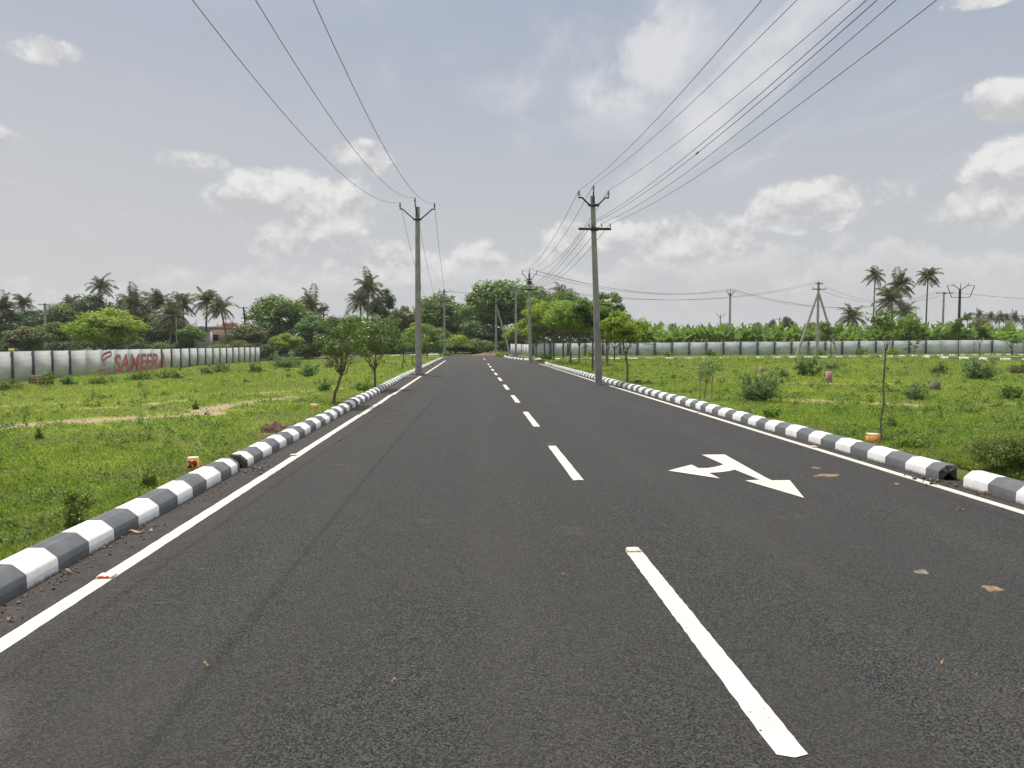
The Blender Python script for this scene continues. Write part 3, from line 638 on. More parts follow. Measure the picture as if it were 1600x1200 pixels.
def wall(label, a, b_, n, h0, h1, zb, panel, light_posts=(), name='boundary_wall', flush=()):
    a = np.array(a, float); b_ = np.array(b_, float); d = b_ - a; L_ = np.linalg.norm(d); d /= L_; ang = math.atan2(d[1], d[0])
    root = empty(name, (a[0], a[1], 0), label, 'wall', rz=0)
    for k in range(n + 1):
        q = k / n; p = a + d * L_ * q - a; g = zb(*(p + a)); top = h0 + (h1 - h0) * q
        mb = MB(); fl = k in flush; pd = .05 if fl else .20
        mb.box((p[0], p[1], (g - .3 + top + .03) / 2), (.15 if not fl else .1, pd if not fl else .086, top + .03 - g + .3), ang)
        mb.build('post', panel if (k in light_posts) else M['wall_post'], root)
        if k < n:
            q2 = (k + 1) / n; p2 = a + d * L_ * q2 - a; c = (p + p2) / 2; ln = L_ / n - .152; tp = (top + h0 + (h1 - h0) * q2) / 2 + math.sin(k * 5.3) * .015
            mb = MB(); mb.box((c[0], c[1], (g - .3 + tp) / 2), (ln, .06, tp - g + .3), ang); mb.build('panel', panel, root)
    return root
GB = lambda x, y: gz(x, y)
wl = wall('long white panel wall with dark posts and red lettering on the left', (-25.6, 36), (-25.0, 92), 28, 1.16, 1.18, GB, M['wall_l'], light_posts=(8, 9, 10, 11, 12, 13), flush=(8, 9, 10, 11, 12, 13))
wr = wall('long bluish stained panel wall with dark posts behind the right plot', (6.9, 87.5), (71, 87.5), 32, 1.62, 2.10, GB, M['wall_r'], light_posts=(24, 25, 26, 28))
wall('short pale panel wall running back beside the road end', (6.9, 89), (5.4, 107), 9, 1.50, 1.55, GB, M['wall_l'], light_posts=range(10))
def text_mesh(body, size, off=0.0, shear=0.0, ext=0.0, spacing=1.0):
    cu = bpy.data.curves.new('lettering', 'FONT'); cu.body = body; cu.size = size; cu.offset = off; cu.shear = shear; cu.extrude = ext; cu.space_character = spacing
    ob = bpy.data.objects.new('lettering', cu); COL.objects.link(ob); bpy.context.view_layer.update()
    me = bpy.data.meshes.new_from_object(ob.evaluated_get(bpy.context.evaluated_depsgraph_get()))
    COL.objects.unlink(ob); bpy.data.objects.remove(ob); return me
def on_wall(px):                                           # distance along the left wall for a picture column
    d = ray(px, 560); tt = -25.4 / d[0]; return d[1] * tt
def paint_text(body, px0, px1, zb, zt, name, off=.03, shear=.18):
    me = text_mesh(body, 1.0, off, shear, .002); co = np.zeros(len(me.vertices) * 3); me.vertices.foreach_get('co', co); co = co.reshape(-1, 3)
    y0, y1 = on_wall(px0), on_wall(px1); co[:, 0] = (co[:, 0] - co[:, 0].min()) / np.ptp(co[:, 0]) * (y1 - y0) + y0
    co[:, 1] = (co[:, 1] - co[:, 1].min()) / np.ptp(co[:, 1]) * (zt - zb) + zb
    xw = -25.6 + (co[:, 0] - 36) / 56 * .6
    v = np.stack([xw + .048 + co[:, 2] * .5 + 25.6, co[:, 0] - 36, co[:, 1]], -1)
    me.vertices.foreach_set('co', v.ravel()); me.update(); me.materials.clear(); me.materials.append(M['redpaint'])
    o = link_obj(name, me, wl); return o
paint_text('SAMEERA', 176, 256, -.42, .84, 'lettering', off=.028)['label'] = 'faded red painted letters SAMEERA'
# the red emblem: two opposed hooked bands forming a slanted S
mb = MB(); y0, y1 = on_wall(151), on_wall(173)
def emb(u, v_): yy = y0 + (y1 - y0) * u; return (.050 + (yy - 36) / 56 * .6, yy - 36, -.62 + 1.72 * v_)
def band(pl, wd):
    pl = np.array(pl, float); n_ = len(pl)
    tg = np.gradient(pl, axis=0); nn = np.stack([-tg[:, 1], tg[:, 0]], -1); nn /= np.linalg.norm(nn, axis=1)[:, None]
    for k in range(n_ - 1):
        q = [pl[k] - nn[k] * wd[k], pl[k] + nn[k] * wd[k], pl[k + 1] + nn[k + 1] * wd[k + 1], pl[k + 1] - nn[k + 1] * wd[k + 1]]
        mb.quads([[emb(*z_) for z_ in q]])
band([(.98, .96), (.70, .93), (.45, .86), (.30, .76), (.34, .66), (.50, .60)], [.05, .05, .05, .05, .045, .03])
band([(.98, .80), (.75, .76), (.58, .70), (.45, .63), (.45, .50), (.55, .42)], [.04, .045, .04, .035, .03, .02])
band([(.98, .96), (1.0, .80)], [.03, .03])
band([(.02, .20), (.35, .24), (.70, .25)], [.045, .045, .04])
band([(.05, .02), (.40, .05), (.68, .10), (.86, .22), (.84, .34)], [.03, .05, .05, .045, .02])
o = mb.build('emblem', M['redpaint'], wl); o['label'] = 'faded red S shaped emblem'

# ---------------------------------------------------------------- brick house behind the left wall
M['brick'] = simple('pink_brick', (.30, .19, .15), (.40, .27, .22), 5); M['redbrick'] = simple('red_brick', (.38, .19, .14), (.48, .27, .21), 5)
M['whitewash'] = simple('whitewash', (.42, .42, .42), (.55, .55, .54), 2); M['opening'] = simple('window_opening', (.02, .02, .02), (.04, .04, .04), 2)
bx, by, _ = at(342, 520, 125); hb = empty('brick_house', (bx, by, gz(bx, by)), 'low unplastered pink brick house with a red brick stair room behind the left wall', 'house')
mb = MB(); mb.box((.3, 0, 1.8), (7.4, 6, 3.8)); mb.build('wall', M['brick'], hb)
mb = MB(); mb.box((.3, 0, 3.76), (7.8, 6.4, .14)); mb.box((.3, -3, 4.0), (7.4, .18, .40)); mb.build('roof', M['brick'], hb)
mb = MB(); mb.box((2.3, -1.5, 4.35), (1.8, 2.2, 1.0)); mb.build('stair_room', M['redbrick'], hb)
for x in (-1.6, 0.5, 2.5):
    mb = MB(); mb.box((x, -3.02, 2.5), (.8, .1, .9)); mb.build('window', M['opening'], hb)
for x in (-2.5, 3.1, 2.0):
    mb = MB(); mb.tube([(x, -2.9, 4.1), (x, -2.9, 5.3)], .04, 4); mb.build('column_rod', M['steel'], hb)
bx, by, _ = at(318, 524, 118); ht = empty('outbuilding', (bx - .2, by, gz(bx, by)), 'small whitewashed block left of the brick house', 'shed')
mb = MB(); mb.box((0, 0, 1.7), (2.2, 2.5, 3.4)); mb.build('wall', M['whitewash'], ht)
mb = MB(); mb.box((0, 0, 3.45), (2.4, 2.8, .12)); mb.build('roof', M['stone'], ht)
mb = MB(); mb.tube([(-.3, 0, 3.5), (-.3, 0, 4.1), (-.3, 0, 4.2), (-.3, 0, 4.25)], [.55, .55, .3, .2], 12); mb.build('water_tank', M['whitewash'], ht)
x, y, z = at(18, 547, 50); sp = empty('roadside_board', (x, y, gz(x, y)), 'small pale yellow board showing above the wall at the far left', 'board')
mb = MB(); mb.box((0, 0, z - gz(x, y)), (.34, .04, .20)); mb.build('board', M['glare'], sp)
mb = MB(); mb.tube([(0, .05, -.2), (0, .05, z - gz(x, y))], .03, 5); mb.build('post', M['steel'], sp)

# ---------------------------------------------------------------- plot markers, stones and litter
def marker(px, py, Y_from_ground, w_, h_, m1, label, top=None, d=None, name='plot_marker', cat='plot marker', grp='painted plot marker stones', rot=.1, num=None):
    h0 = .09
    x, y = gp(px, py, gz(*gp(px, py, h0))); z = gz(x, y)
    o = empty(name, (x, y, z), label, cat, grp, rot)
    mb = MB(); mb.box((0, 0, h_ / 2 - .04), (w_, d or w_, h_ + .08), taper=.96, jit=.004, rng=rng_(int(px))); mb.build('block', M[m1], o)
    if top: mb = MB(); mb.box((0, 0, h_ + .006), (w_ * .96, (d or w_) * .96, .014), jit=.002, rng=rng_(1)); mb.build('top_face', M[top], o)
    if num:
        me = text_mesh(num, h_ * .62, .004, 0, .001); n_ = link_obj('number', me, o); me.materials.clear(); me.materials.append(M['black'])
        xs_ = [v.co.x for v in me.vertices]; n_.location = (-(max(xs_) + min(xs_)) / 2, -(d or w_) / 2 - .003, h_ * .42); n_.rotation_euler = (R(90), 0, 0)
        n_['label'] = 'black number ' + num
    return o
marker(302, 738, 0, .115, .165, 'orange', 'orange plot marker block painted with the number 29 behind the left kerb', 'cream', rot=.42 - .25, num='29', d=.12)
marker(491, 639, 0, .17, .10, 'orange', 'low orange plot marker sunk in grass left of the leaning sapling', 'cream', rot=.2)
marker(997, 606, 0, .20, .14, 'rock', 'small reddish plot marker on the verge right of the tall leaning pole', None)
marker(1364, 694, 0, .17, .15, 'orange', 'orange plot marker block at the foot of the thin tall sapling on the right', 'cream', rot=-.2)
marker(1190, 585, 0, .17, .38, 'pink', 'pink upright marker stone behind the big thorn bush', None)
marker(1295, 598, 0, .17, .42, 'pink', 'pink upright marker stone standing alone in the right plot', None)
marker(1461, 611, 0, .22, .30, 'stone', 'squat grey marker stone in the grass of the right plot', None)
marker(61, 597, 0, .8, .5, 'rock', 'reddish brick stump at the foot of the left wall', None, rot=.3)
marker(1368, 560, 0, .5, .3, 'rock', 'brown rubble block near the far lane in the right plot', None)

def lump(name, px, py, size, m_, label, cat, seed, grp=None, h=None, flat=1.0, loc=None):
    x, y = loc if loc else gp(px, py, h if h is not None else 0.0); rg_ = rng_(seed)
    z = h if h is not None else (0.0 if -2.9 < x < 5.47 else gz(x, y))
    import bmesh
    bm = bmesh.new(); bmesh.ops.create_icosphere(bm, subdivisions=4 if name == 'mud_cake' else 3, radius=.5); am = .5 if name == 'mud_cake' else 1
    ph = rg_.uniform(0, 6, 3)
    for v in bm.verts:
        k = 1 + .28 * math.sin(v.co.x * 6 + ph[0]) * math.cos(v.co.y * 7 + ph[1]) + .10 * math.sin(v.co.x * 19 + ph[2]) * math.sin(v.co.y * 17 + v.co.z * 15) + rg_.uniform(-.06, .06) * am
        v.co = Vector((v.co.x * size[0] * k, v.co.y * size[1] * k, max(-.25, v.co.z) * size[2] * flat * k))
    me = bpy.data.meshes.new(name); bm.to_mesh(me); bm.free(); me.materials.append(m_)
    o = link_obj(name, me, None, (x, y, z)); o.rotation_euler = (0, 0, rg_.uniform(0, 3)); return tag(o, label, cat, grp)
lump('rock', 425, 677, (.40, .36, .36), M['rock'], 'brown angular rock behind the left kerb', 'rock', 3, h=.10)
lump('soil_heap', 438, 671, (.50, .55, .20), M['rock'], 'low heap of brown earth behind the rock at the left kerb', 'soil heap', 4, h=.08)
lump('soil_heap', 405, 684, (.45, .55, .13), M['rock'], 'small red earth spill between the rock and the kerb gap', 'soil heap', 5, h=.08)
lump('soil_heap', 563, 606, (.5, .9, .16), M['rock'], 'patch of piled earth behind the kerb near the second left sapling', 'soil heap', 6, h=.08)
lump('soil_heap', 643, 589, (.35, 1.6, .10), M['rock'], 'red earth spilled on the asphalt before the thick left pole', 'soil heap', 8, h=0.0)
lump('rock', 91, 773, (.17, .13, .07), M['stone'], 'dark clod in the grass left of the near kerb', 'rock', 9, h=.09)
lump('rock', 205, 765, (.10, .08, .05), M['stone'], 'small dark clod in the grass behind the left kerb', 'rock', 19, h=.09)
lump('rock', 1544, 773, (.13, .10, .07), M['rock'], 'brown stone lying against the right kerb', 'rock', 10)
lump('rock', 531, 688, (.09, .07, .06), M['stone'], 'grey stone lying on the left lane beside the edge line', 'rock', 11)
lump('pebble', 236, 829, (.03, .03, .03), M['whitewash'], 'white pebble at the foot of the left kerb', 'pebble', 12)
for k, (px, py, a, b_, lb) in enumerate([(1293, 743, .30, .17, 'large brown mud cake right of the arrow tip'), (1274, 731, .12, .09, 'small brown mud cake beside the large one'),
        (1550, 920, .12, .10, 'tan mud cake at the right in the near lane'), (1401, 756, .10, .05, 'flat brown mud flake near the right edge line')]):
    lump('mud_cake', px, py, (a, b_, .014), M['mud'], lb, 'mud', 30 + k, 'dried mud on the road')
lump('mud_cake', 1440, 893, (.12, .08, .0012), M['stone'], 'grey smear of dried slurry in the near right lane', 'mud', 39, 'dried mud on the road')
def leaf_flat(px, py, ln, wd, m_, label, seed, cat='leaf', name='dry_leaf'):
    x, y = gp(px, py); rg_ = rng_(seed); n = 7; a = rg_.uniform(-.6, .6); mb = MB(); v = []
    for k in range(n):
        q = k / (n - 1); ww = wd * math.sin(math.pi * (q * .9 + .05)); lift = .004 + .02 * math.sin(q * 3 + seed)**2
        v += [((q - .5) * ln, -ww, lift + .006), ((q - .5) * ln, 0, lift), ((q - .5) * ln, ww, lift + .010)]
    f = [(k * 3 + j, k * 3 + j + 1, k * 3 + j + 4, k * 3 + j + 3) for k in range(n - 1) for j in range(2)]
    mb.add(v, f); o = mb.build(name, m_, None, True, (x, y, 0.002)); o.rotation_euler = (0, 0, a); return tag(o, label, cat, 'litter on the asphalt')
leaf_flat(212, 834, .12, .018, M['dryleaf'], 'curled yellow brown leaf at the foot of the left kerb', 1)
leaf_flat(17, 971, .055, .014, M['dryleaf'], 'orange dry leaf at the far lower left', 2)
leaf_flat(103, 896, .12, .008, M['stick'], 'dry straw beside the near left kerb', 3, 'straw', 'straw')
leaf_flat(1500, 799, .16, .006, M['stick'], 'thin pale straw in the right lane', 4, 'straw', 'straw')
leaf_flat(615, 1070, .028, .007, M['dryleaf'], 'brown leaf scrap low in the left lane', 6)
leaf_flat(322, 1044, .03, .008, M['dryleaf'], 'small tan leaf in the lower left lane', 7)
leaf_flat(1470, 1040, .026, .007, M['dryleaf'], 'small rusty leaf scrap in the lower right corner', 8)
leaf_flat(606, 661, .33, .008, M['stick'], 'pale stick lying across the left lane', 9, 'stick', 'stick')
leaf_flat(620, 649, .36, .008, M['stick'], 'bent stick beyond the pale one in the left lane', 10, 'stick', 'stick')
leaf_flat(880, 900, .05, .006, M['stick'], 'tiny straw left of the centre line', 11, 'straw', 'straw')
def stud(px, py, label, col='redref', rot=0.0, s=1.0):
    x, y = gp(px, py); o = empty('road_stud', (x, y, .004), label, 'road stud', 'road studs on the edge lines', rot)
    mb = MB(); mb.box((0, 0, .009 * s), (.115 * s, .10 * s, .018 * s), taper=.72); mb.build('body', M['studwhite'], o)
    mb = MB(); mb.box((0, -.043 * s, .0105 * s), (.075 * s, .014 * s, .014 * s), taper=.85, tilt=Matrix.Rotation(-.5, 4, 'X')); mb.build('reflector', M[col], o)
stud(166, 902, 'red road stud on the near left edge line', rot=.05)
stud(459, 712, 'red road stud on the left edge line beyond the kerb gap'); stud(1271, 699, 'red road stud on the right edge line')
stud(1091, 645, 'distant red road stud on the right edge line'); stud(990, 861, 'white road stud at the far end of the nearest centre dash', 'studwhite')
# ---------------------------------------------------------------- vegetation
def leaves(rg_, c, nrm, ln, wd, mb, fold=.25, droop=0.0):
    """folded rhombic leaves: centres c, outward directions nrm"""
    n = len(c); nrm = nrm / (np.linalg.norm(nrm, axis=1)[:, None] + 1e-9)
    a = rg_.normal(size=(n, 3)); a -= (a * nrm).sum(1)[:, None] * nrm; a /= np.linalg.norm(a, axis=1)[:, None] + 1e-9
    a[:, 2] -= droop; b_ = np.cross(nrm, a)
    ln = np.broadcast_to(ln, (n,))[:, None]; wd = np.broadcast_to(wd, (n,))[:, None]
    q = np.stack([c - a * ln / 2, c + b_ * wd / 2 + nrm * wd * fold, c + a * ln / 2, c - b_ * wd / 2 + nrm * wd * fold], 1)
    mb.quads(q)
def clump_cloud(rg_, cen, rad, n, ln, wd, mb, upb=.5, shell=.55, droop=0.0):
    cen = np.asarray(cen, float); rad = np.asarray(rad, float).reshape(len(cen), -1)
    if rad.shape[1] == 1: rad = np.repeat(rad, 3, 1)
    w_ = (rad[:, 0] ** 2); k = rg_.choice(len(cen), n, p=w_ / w_.sum())
    d = rg_.normal(size=(n, 3)); d /= np.linalg.norm(d, axis=1)[:, None]
    r = rg_.uniform(shell ** 2, 1.12, n) ** .5
    d[:, 2] = np.where(d[:, 2] < -.3, d[:, 2] * .6, d[:, 2])
    c = cen[k] + d * r[:, None] * rad[k]
    nn = d + rg_.normal(size=(n, 3)) * .55; nn[:, 2] += upb
    s = rg_.uniform(.65, 1.35, n)
    leaves(rg_, c, nn, ln * s, wd * s, mb, droop=droop)
def limb(mb, rg_, a, b_, r0, r1, wig=.05, sides=5, n=6):
    a = np.array(a, float); b_ = np.array(b_, float); q = np.linspace(0, 1, n)[:, None]; L_ = np.linalg.norm(b_ - a)
    p = a * (1 - q) + b_ * q + rg_.normal(size=(n, 3)) * wig * L_ * np.sin(q * math.pi) ; p[:, 2] += (np.sin(q * math.pi) * L_ * .06)[:, 0]
    mb.tube(p, np.linspace(r0, r1, n), sides)
    return p
def tree_meshes(seed, H, Wd, cb, ncl, nlf, leaf, tr, lean=(0, 0), clr=(.16, .30), top=.0, gap=.0, depthk=1.0, aspect=.5, shell=.5, limbs=9, upb=.5, fk=.8):
    """trunk and crown meshes of a tree: height H, crown width Wd from height cb*H"""
    rg_ = rng_(seed); cz = H * (cb + 1) / 2; hh = H * (1 - cb) / 2; cen = []; rad = []
    for k in range(ncl):
        d = rg_.normal(size=3); d /= np.linalg.norm(d); r = rg_.uniform(.25, 1) ** .5 * .82
        x, y, z = d * r
        if z < 0: z *= .85
        wz = 1.0 - .25 * max(0, z) ** 2
        s = Wd * rg_.uniform(*clr) * .5
        cen.append((lean[0] + x * (Wd / 2 - s * .6) * wz, lean[1] + y * (Wd / 2 - s * .6) * wz * depthk, cz + z * (hh - s * .4) + (1 - (x * x + y * y)) * top)); rad.append((s, s, s * rg_.uniform(.6, .9)))
    mc = MB(); clump_cloud(rg_, cen, rad, nlf, leaf, leaf * aspect, mc, shell=shell, upb=upb)
    mt = MB(); fork = np.array([lean[0] * .7, lean[1] * .7, H * max(cb * fk, .10)])
    limb(mt, rg_, (0, 0, -.3), fork, tr, tr * .75, .012, 7, 7)
    for k in rg_.choice(ncl, min(limbs, ncl), replace=False):
        p = limb(mt, rg_, fork, np.array(cen[k]) * .85 + fork * .15, tr * .40, tr * .06, .07)
        for j in range(2):
            e = p[3] + rg_.normal(size=3) * Wd * .12 + np.array([0, 0, .08 * H]); limb(mt, rg_, p[3], e, tr * .15, tr * .04, .1, 4, 4)
    return mt.mesh('trunk', M['bark'], True), mc.mesh('crown', M['lf_mid'])
VAR = {
 'dense': [tree_meshes(100 + k, 10, 10, .12, 46, 9000, .42, .28, clr=(.20, .38)) for k in range(3)],
 'round': [tree_meshes(110 + k, 10, 9, .28, 34, 6500, .40, .22, clr=(.20, .36)) for k in range(2)],
 'open': [tree_meshes(120 + k, 10, 9, .30, 26, 3400, .40, .18, clr=(.16, .28), shell=.3) for k in range(2)],
 'shrub': [tree_meshes(130 + k, 10, 14, .02, 40, 7000, .55, .12, clr=(.18, .34)) for k in range(3)],
}
rt = rng_(77)
def place_tree(px, ty, wpx, Y, kind, m_, label, group=None, rzz=None, name=None, cat='tree', v=None):
    x, y, zt = at(px, ty, Y); z0 = gz(x, y) if Y < 130 else -.2; H = zt - z0
    Wd = (at(px + wpx / 2, ty, Y)[0] - at(px - wpx / 2, ty, Y)[0])
    i = v if v is not None else int(rt.integers(len(VAR[kind]))); mt, mc = VAR[kind][i]
    w0 = {'dense': 10, 'round': 9, 'open': 9, 'shrub': 14}[kind]
    o = empty(name or ('shrub' if kind == 'shrub' else 'tree'), (x, y, z0), label, cat if kind != 'shrub' else 'shrub', group, rzz if rzz is not None else rt.uniform(0, 6.28))
    k_ = 1.36 if kind == 'shrub' else 1.38; o.scale = (Wd / w0 * k_, Wd / w0 * k_, H / 10 * 1.15)
    if kind == 'shrub': o.location.z -= .12 * H; o.scale.z = H / 10 * 1.14
    link_obj('trunk', mt, o); c = link_obj('crown', mc, o); setmat(c, M[m_]); return o
GL = 'trees beyond the left wall'
for a in [
 (14, 492, 84, 113, 'dense', 'lf_dark', 'dark tree at the left edge under the leftmost palm'),
 (60, 484, 70, 122, 'dense', 'lf_dark', 'dark tree behind the stout pole with a stay wire'),
 (98, 473, 70, 126, 'dense', 'lf_mid', 'tall mid green tree left of the single high palm'),
 (145, 464, 74, 128, 'dense', 'lf_dark', 'dark domed tree right under the single high palm'),
 (90, 508, 66, 106, 'round', 'lf_mid', 'lower mid green tree left of the lime green one'),
 (40, 512, 60, 100, 'round', 'lf_olive', 'dull green small tree between the wall and the dark trees at far left'),
 (168, 487, 96, 96, 'dense', 'lf_bright', 'wide lime green tree just behind the left wall'),
 (188, 466, 56, 124, 'round', 'lf_dark', 'dark tree peeping over the lime green one'),
 (226, 486, 70, 120, 'dense', 'lf_olive', 'olive tree under the crowd of palms'),
 (262, 500, 66, 116, 'dense', 'lf_dark', 'dark low tree under the right half of the palm crowd'),
 (298, 512, 44, 99, 'round', 'lf_mid', 'small fresh green tree beside the brick house'),
 (394, 508, 66, 104, 'round', 'lf_olive', 'mid green tree covering the right end of the brick house'),
 (436, 468, 98, 112, 'dense', 'lf_mid', 'big flat topped dark tree between the brick house and the double palms'),
 (412, 500, 50, 108, 'dense', 'lf_dark', 'dark lower tree leaning out left of the flat topped tree'),
 (488, 498, 52, 103, 'round', 'lf_blue', 'bluish green round tree right of the flat topped tree'),
 (447, 524, 44, 98, 'round', 'lf_bright', 'small yellow green tree low before the flat topped tree'),
 (522, 497, 46, 124, 'dense', 'lf_dark', 'dark bushy tree behind the leaning sapling'),
 (556, 497, 56, 116, 'dense', 'lf_mid', 'green tree below the tall double crowned palm'),
 (600, 459, 48, 118, 'open', 'lf_dark', 'dark loose tree right of the tall double crowned palm'),
 (628, 478, 36, 122, 'open', 'lf_olive', 'thin crowned tree behind the thick left pole at its left'),
 (632, 492, 64, 124, 'dense', 'lf_brown', 'russet brown tree left of the thick pole'),
 (687, 465, 78, 124, 'dense', 'lf_mid', 'broad tree right behind the thick left pole'),
 (655, 508, 50, 114, 'round', 'lf_bright', 'fresh green low tree behind the thick left pole'),
 (668, 512, 70, 112, 'dense', 'lf_mid', 'lower green tree left of the far left pole'),
 (712, 500, 56, 124, 'dense', 'lf_mid', 'green tree right of the far left pole'),
 (742, 500, 50, 118, 'dense', 'lf_blue', 'smaller tree hugging the left side of the biggest tree'),
 (783, 437, 120, 123, 'dense', 'lf_mid', 'biggest tree standing at the end of the road'),
 (738, 476, 54, 121, 'dense', 'lf_mid', 'left shoulder tree beside the biggest tree'),
 (836, 456, 70, 128, 'dense', 'lf_mid', 'dark tree right of the biggest tree'),
 (870, 472, 60, 130, 'dense', 'lf_dark', 'dark tree under the short palm behind the roadside trees'),
 (914, 484, 64, 124, 'dense', 'lf_dark', 'dark tree behind the tall leaning pole'),
 (806, 508, 50, 112, 'round', 'lf_bright', 'bright low tree between the strutted pole and the corner pole'),
 (762, 512, 64, 118, 'dense', 'lf_dark', 'dark low tree in front of the biggest tree'),
 (712, 520, 64, 112, 'shrub', 'lf_bright', 'broad green shrub behind the far left pole'),
 (660, 522, 84, 108, 'shrub', 'lf_fresh', 'broad olive shrub at the back left of the road end'),
 (740, 528, 70, 113, 'shrub', 'lf_mid', 'dark shrub under the trees at the road end'),
 (800, 526, 50, 114, 'shrub', 'lf_mid', 'dark shrub behind the strutted pole'),
 (520, 530, 60, 104, 'shrub', 'lf_olive', 'olive shrub behind the leaning sapling'),
 (575, 526, 76, 106, 'shrub', 'lf_mid', 'green shrub behind the second sapling'),
 (616, 530, 50, 104, 'shrub', 'lf_mid', 'green shrub left of the thick pole far behind'),
 (480, 530, 50, 102, 'shrub', 'lf_mid', 'green shrub under the bluish tree'),
 (12, 530, 50, 98, 'shrub', 'lf_dark', 'dark shrub behind the left wall end'),
 (50, 528, 56, 100, 'shrub', 'lf_mid', 'green shrub left of the stout pole'),
 (100, 530, 56, 100, 'shrub', 'lf_dark', 'dark shrub right of the stout pole'),
 (222, 530, 50, 100, 'shrub', 'lf_dark', 'dark shrub right of the lime green tree'),
 (256, 530, 44, 98, 'shrub', 'lf_mid', 'green shrub left of the thin pale post'),
 (282, 530, 36, 98, 'shrub', 'lf_olive', 'olive shrub right of the thin pale post'),
 (345, 534, 50, 100, 'shrub', 'lf_mid', 'low green shrub before the brick house'),
 (375, 528, 44, 99, 'shrub', 'lf_olive', 'olive shrub before the right end of the brick house'),
 (420, 534, 50, 97, 'shrub', 'lf_dark', 'dark shrub at the end of the left wall'),
]: place_tree(*a, group=GL if a[0] < 720 else 'trees at the road end')
for a in [
 (1230, 499, 22, 180, 'round', 'lf_dark', 'round dark distant tree left of the tripod pole'),
 (1268, 503, 22, 175, 'dense', 'lf_dark', 'dark distant tree directly behind the tripod pole'),
 (1207, 503, 16, 200, 'round', 'lf_dark', 'tiny distant tree left of the round dark one'),
 (1032, 516, 50, 94, 'open', 'lf_bright', 'loose yellow green tree reaching over the right wall'),
 (1424, 496, 46, 92, 'open', 'lf_fresh', 'spreading light green tree under the rightmost tall palm'),
 (1372, 505, 40, 98, 'round', 'lf_mid', 'low green tree under the leftmost tall palm'),
 (1482, 504, 30, 92, 'round', 'lf_bright', 'pale green small tree left of the dark double armed pole'),
 (1532, 500, 30, 130, 'round', 'lf_olive', 'dull tree among the far palms at right'),
 (1582, 518, 52, 80, 'open', 'lf_fresh', 'pale airy shrub tree at the right end of the bluish wall'),
 (1545, 508, 90, 150, 'shrub', 'lf_olive', 'wide dull thicket under the far palms at right'),
 (1135, 514, 70, 170, 'shrub', 'lf_olive', 'far low thicket behind the banana plants near the forked pole'),
 (1350, 512, 60, 150, 'shrub', 'lf_olive', 'far low thicket behind the low coconut palm'),
 (1000, 512, 50, 140, 'shrub', 'lf_dark', 'dark thicket at the right end of the roadside trees'),
]: place_tree(*a, group='trees beyond the right wall')

# palms
def palm_meshes(seed, H=10, R_=3.3, nf=32, bend=.6, fan=False):
    rg_ = rng_(seed); mt = MB(); q = np.linspace(0, 1, 9); wa = rg_.uniform(0, 6.28); wind = np.array([math.cos(wa), math.sin(wa), 0]) * .035
    a = rg_.uniform(0, 6.28); off = np.stack([np.cos(a) * bend * q ** 1.6, np.sin(a) * bend * q ** 1.6, q * H - .3 * (1 - q)], -1)
    mt.tube(off, np.linspace(.22, .13, 9), 7); top = off[-1]
    mt.tube([top - [0, 0, .5], top, top + [0, 0, .35]], [.14, .26, .12], 7)
    mc = MB(); quads = []; spine = []
    for k in range(nf):
        q_ = k / nf; az_ = k * 2.4 + rg_.uniform(-.25, .25); el0 = R(88 - 125 * q_ ** 1.1 + rg_.uniform(-14, 14)); L_ = R_ * rg_.uniform(.72, 1.2) * (1 if q_ > .1 else .75)
        d = np.array([math.cos(az_) * math.cos(el0), math.sin(az_) * math.cos(el0), math.sin(el0)]); p = top + d * .1; ns = 11; pts = [p.copy()]; ds = [d.copy()]
        for s in range(ns):
            d = d + np.array([0, 0, -(.06 + .20 * s / ns)]) * (1.0 if el0 > 0 else .7) + wind; d /= np.linalg.norm(d); p = p + d * L_ / ns; pts.append(p.copy()); ds.append(d.copy())
        pts = np.array(pts); ds = np.array(ds)
        mc.tube(pts, np.linspace(.045, .012, ns + 1), 4, cap=False)
        m = 26
        for s in np.linspace(.08, 1, m):
            f = s * ns; i = min(ns - 1, int(f)); pp = pts[i] + (pts[i + 1] - pts[i]) * (f - i); dd = ds[i]
            side = np.cross(dd, [0, 0, 1]); side /= np.linalg.norm(side) + 1e-6
            ll = L_ * .27 * (math.sin(math.pi * (s * .86 + .1)) ** .6 + .08) * rg_.uniform(.75, 1.2)
            for sd in (-1, 1):
                v = side * sd * .75 + dd * .55 + np.array([0, 0, -.35 - .35 * rg_.random()]); v /= np.linalg.norm(v)
                wv = dd * .062; tip = pp + v * ll; midp = pp + v * ll * .5 + [0, 0, .04 * ll]; tip = tip + [0, 0, -.12 * ll]
                quads.append([pp - wv * .6, midp - wv, tip, midp + wv])
    mc.quads(np.array(quads)); return mt.mesh('trunk', M['palmbark'], True), mc.mesh('crown', M['lf_palm'])
def fanpalm_meshes(seed):
    rg_ = rng_(seed); mt = MB(); mt.tube([(0, 0, -.3), (0, 0, 5), (.1, 0, 10)], [.26, .2, .2], 7); mc = MB(); qd = []
    for k in range(30):
        d = rg_.normal(size=3); d[2] = abs(d[2]) * .9 + rg_.uniform(-.6, .3); d /= np.linalg.norm(d); c = np.array([.1, 0, 10]) + d * 1.0
        s = np.cross(d, [0, 0, 1]); s /= np.linalg.norm(s); u = np.cross(s, d)
        mc.tube([np.array([.1, 0, 10]), c], .03, 4, cap=False)
        for a in np.linspace(-1.5, 1.5, 13):
            e = c + (d * math.cos(a) + s * math.sin(a)) * .95 - [0, 0, .1]; w_ = (s * math.cos(a) - d * math.sin(a)) * .07; m = (c + e) / 2
            qd.append([c, m - w_, e, m + w_])
    mc.quads(np.array(qd)); return mt.mesh('trunk', M['palmbark'], True), mc.mesh('crown', M['lf_palm'])
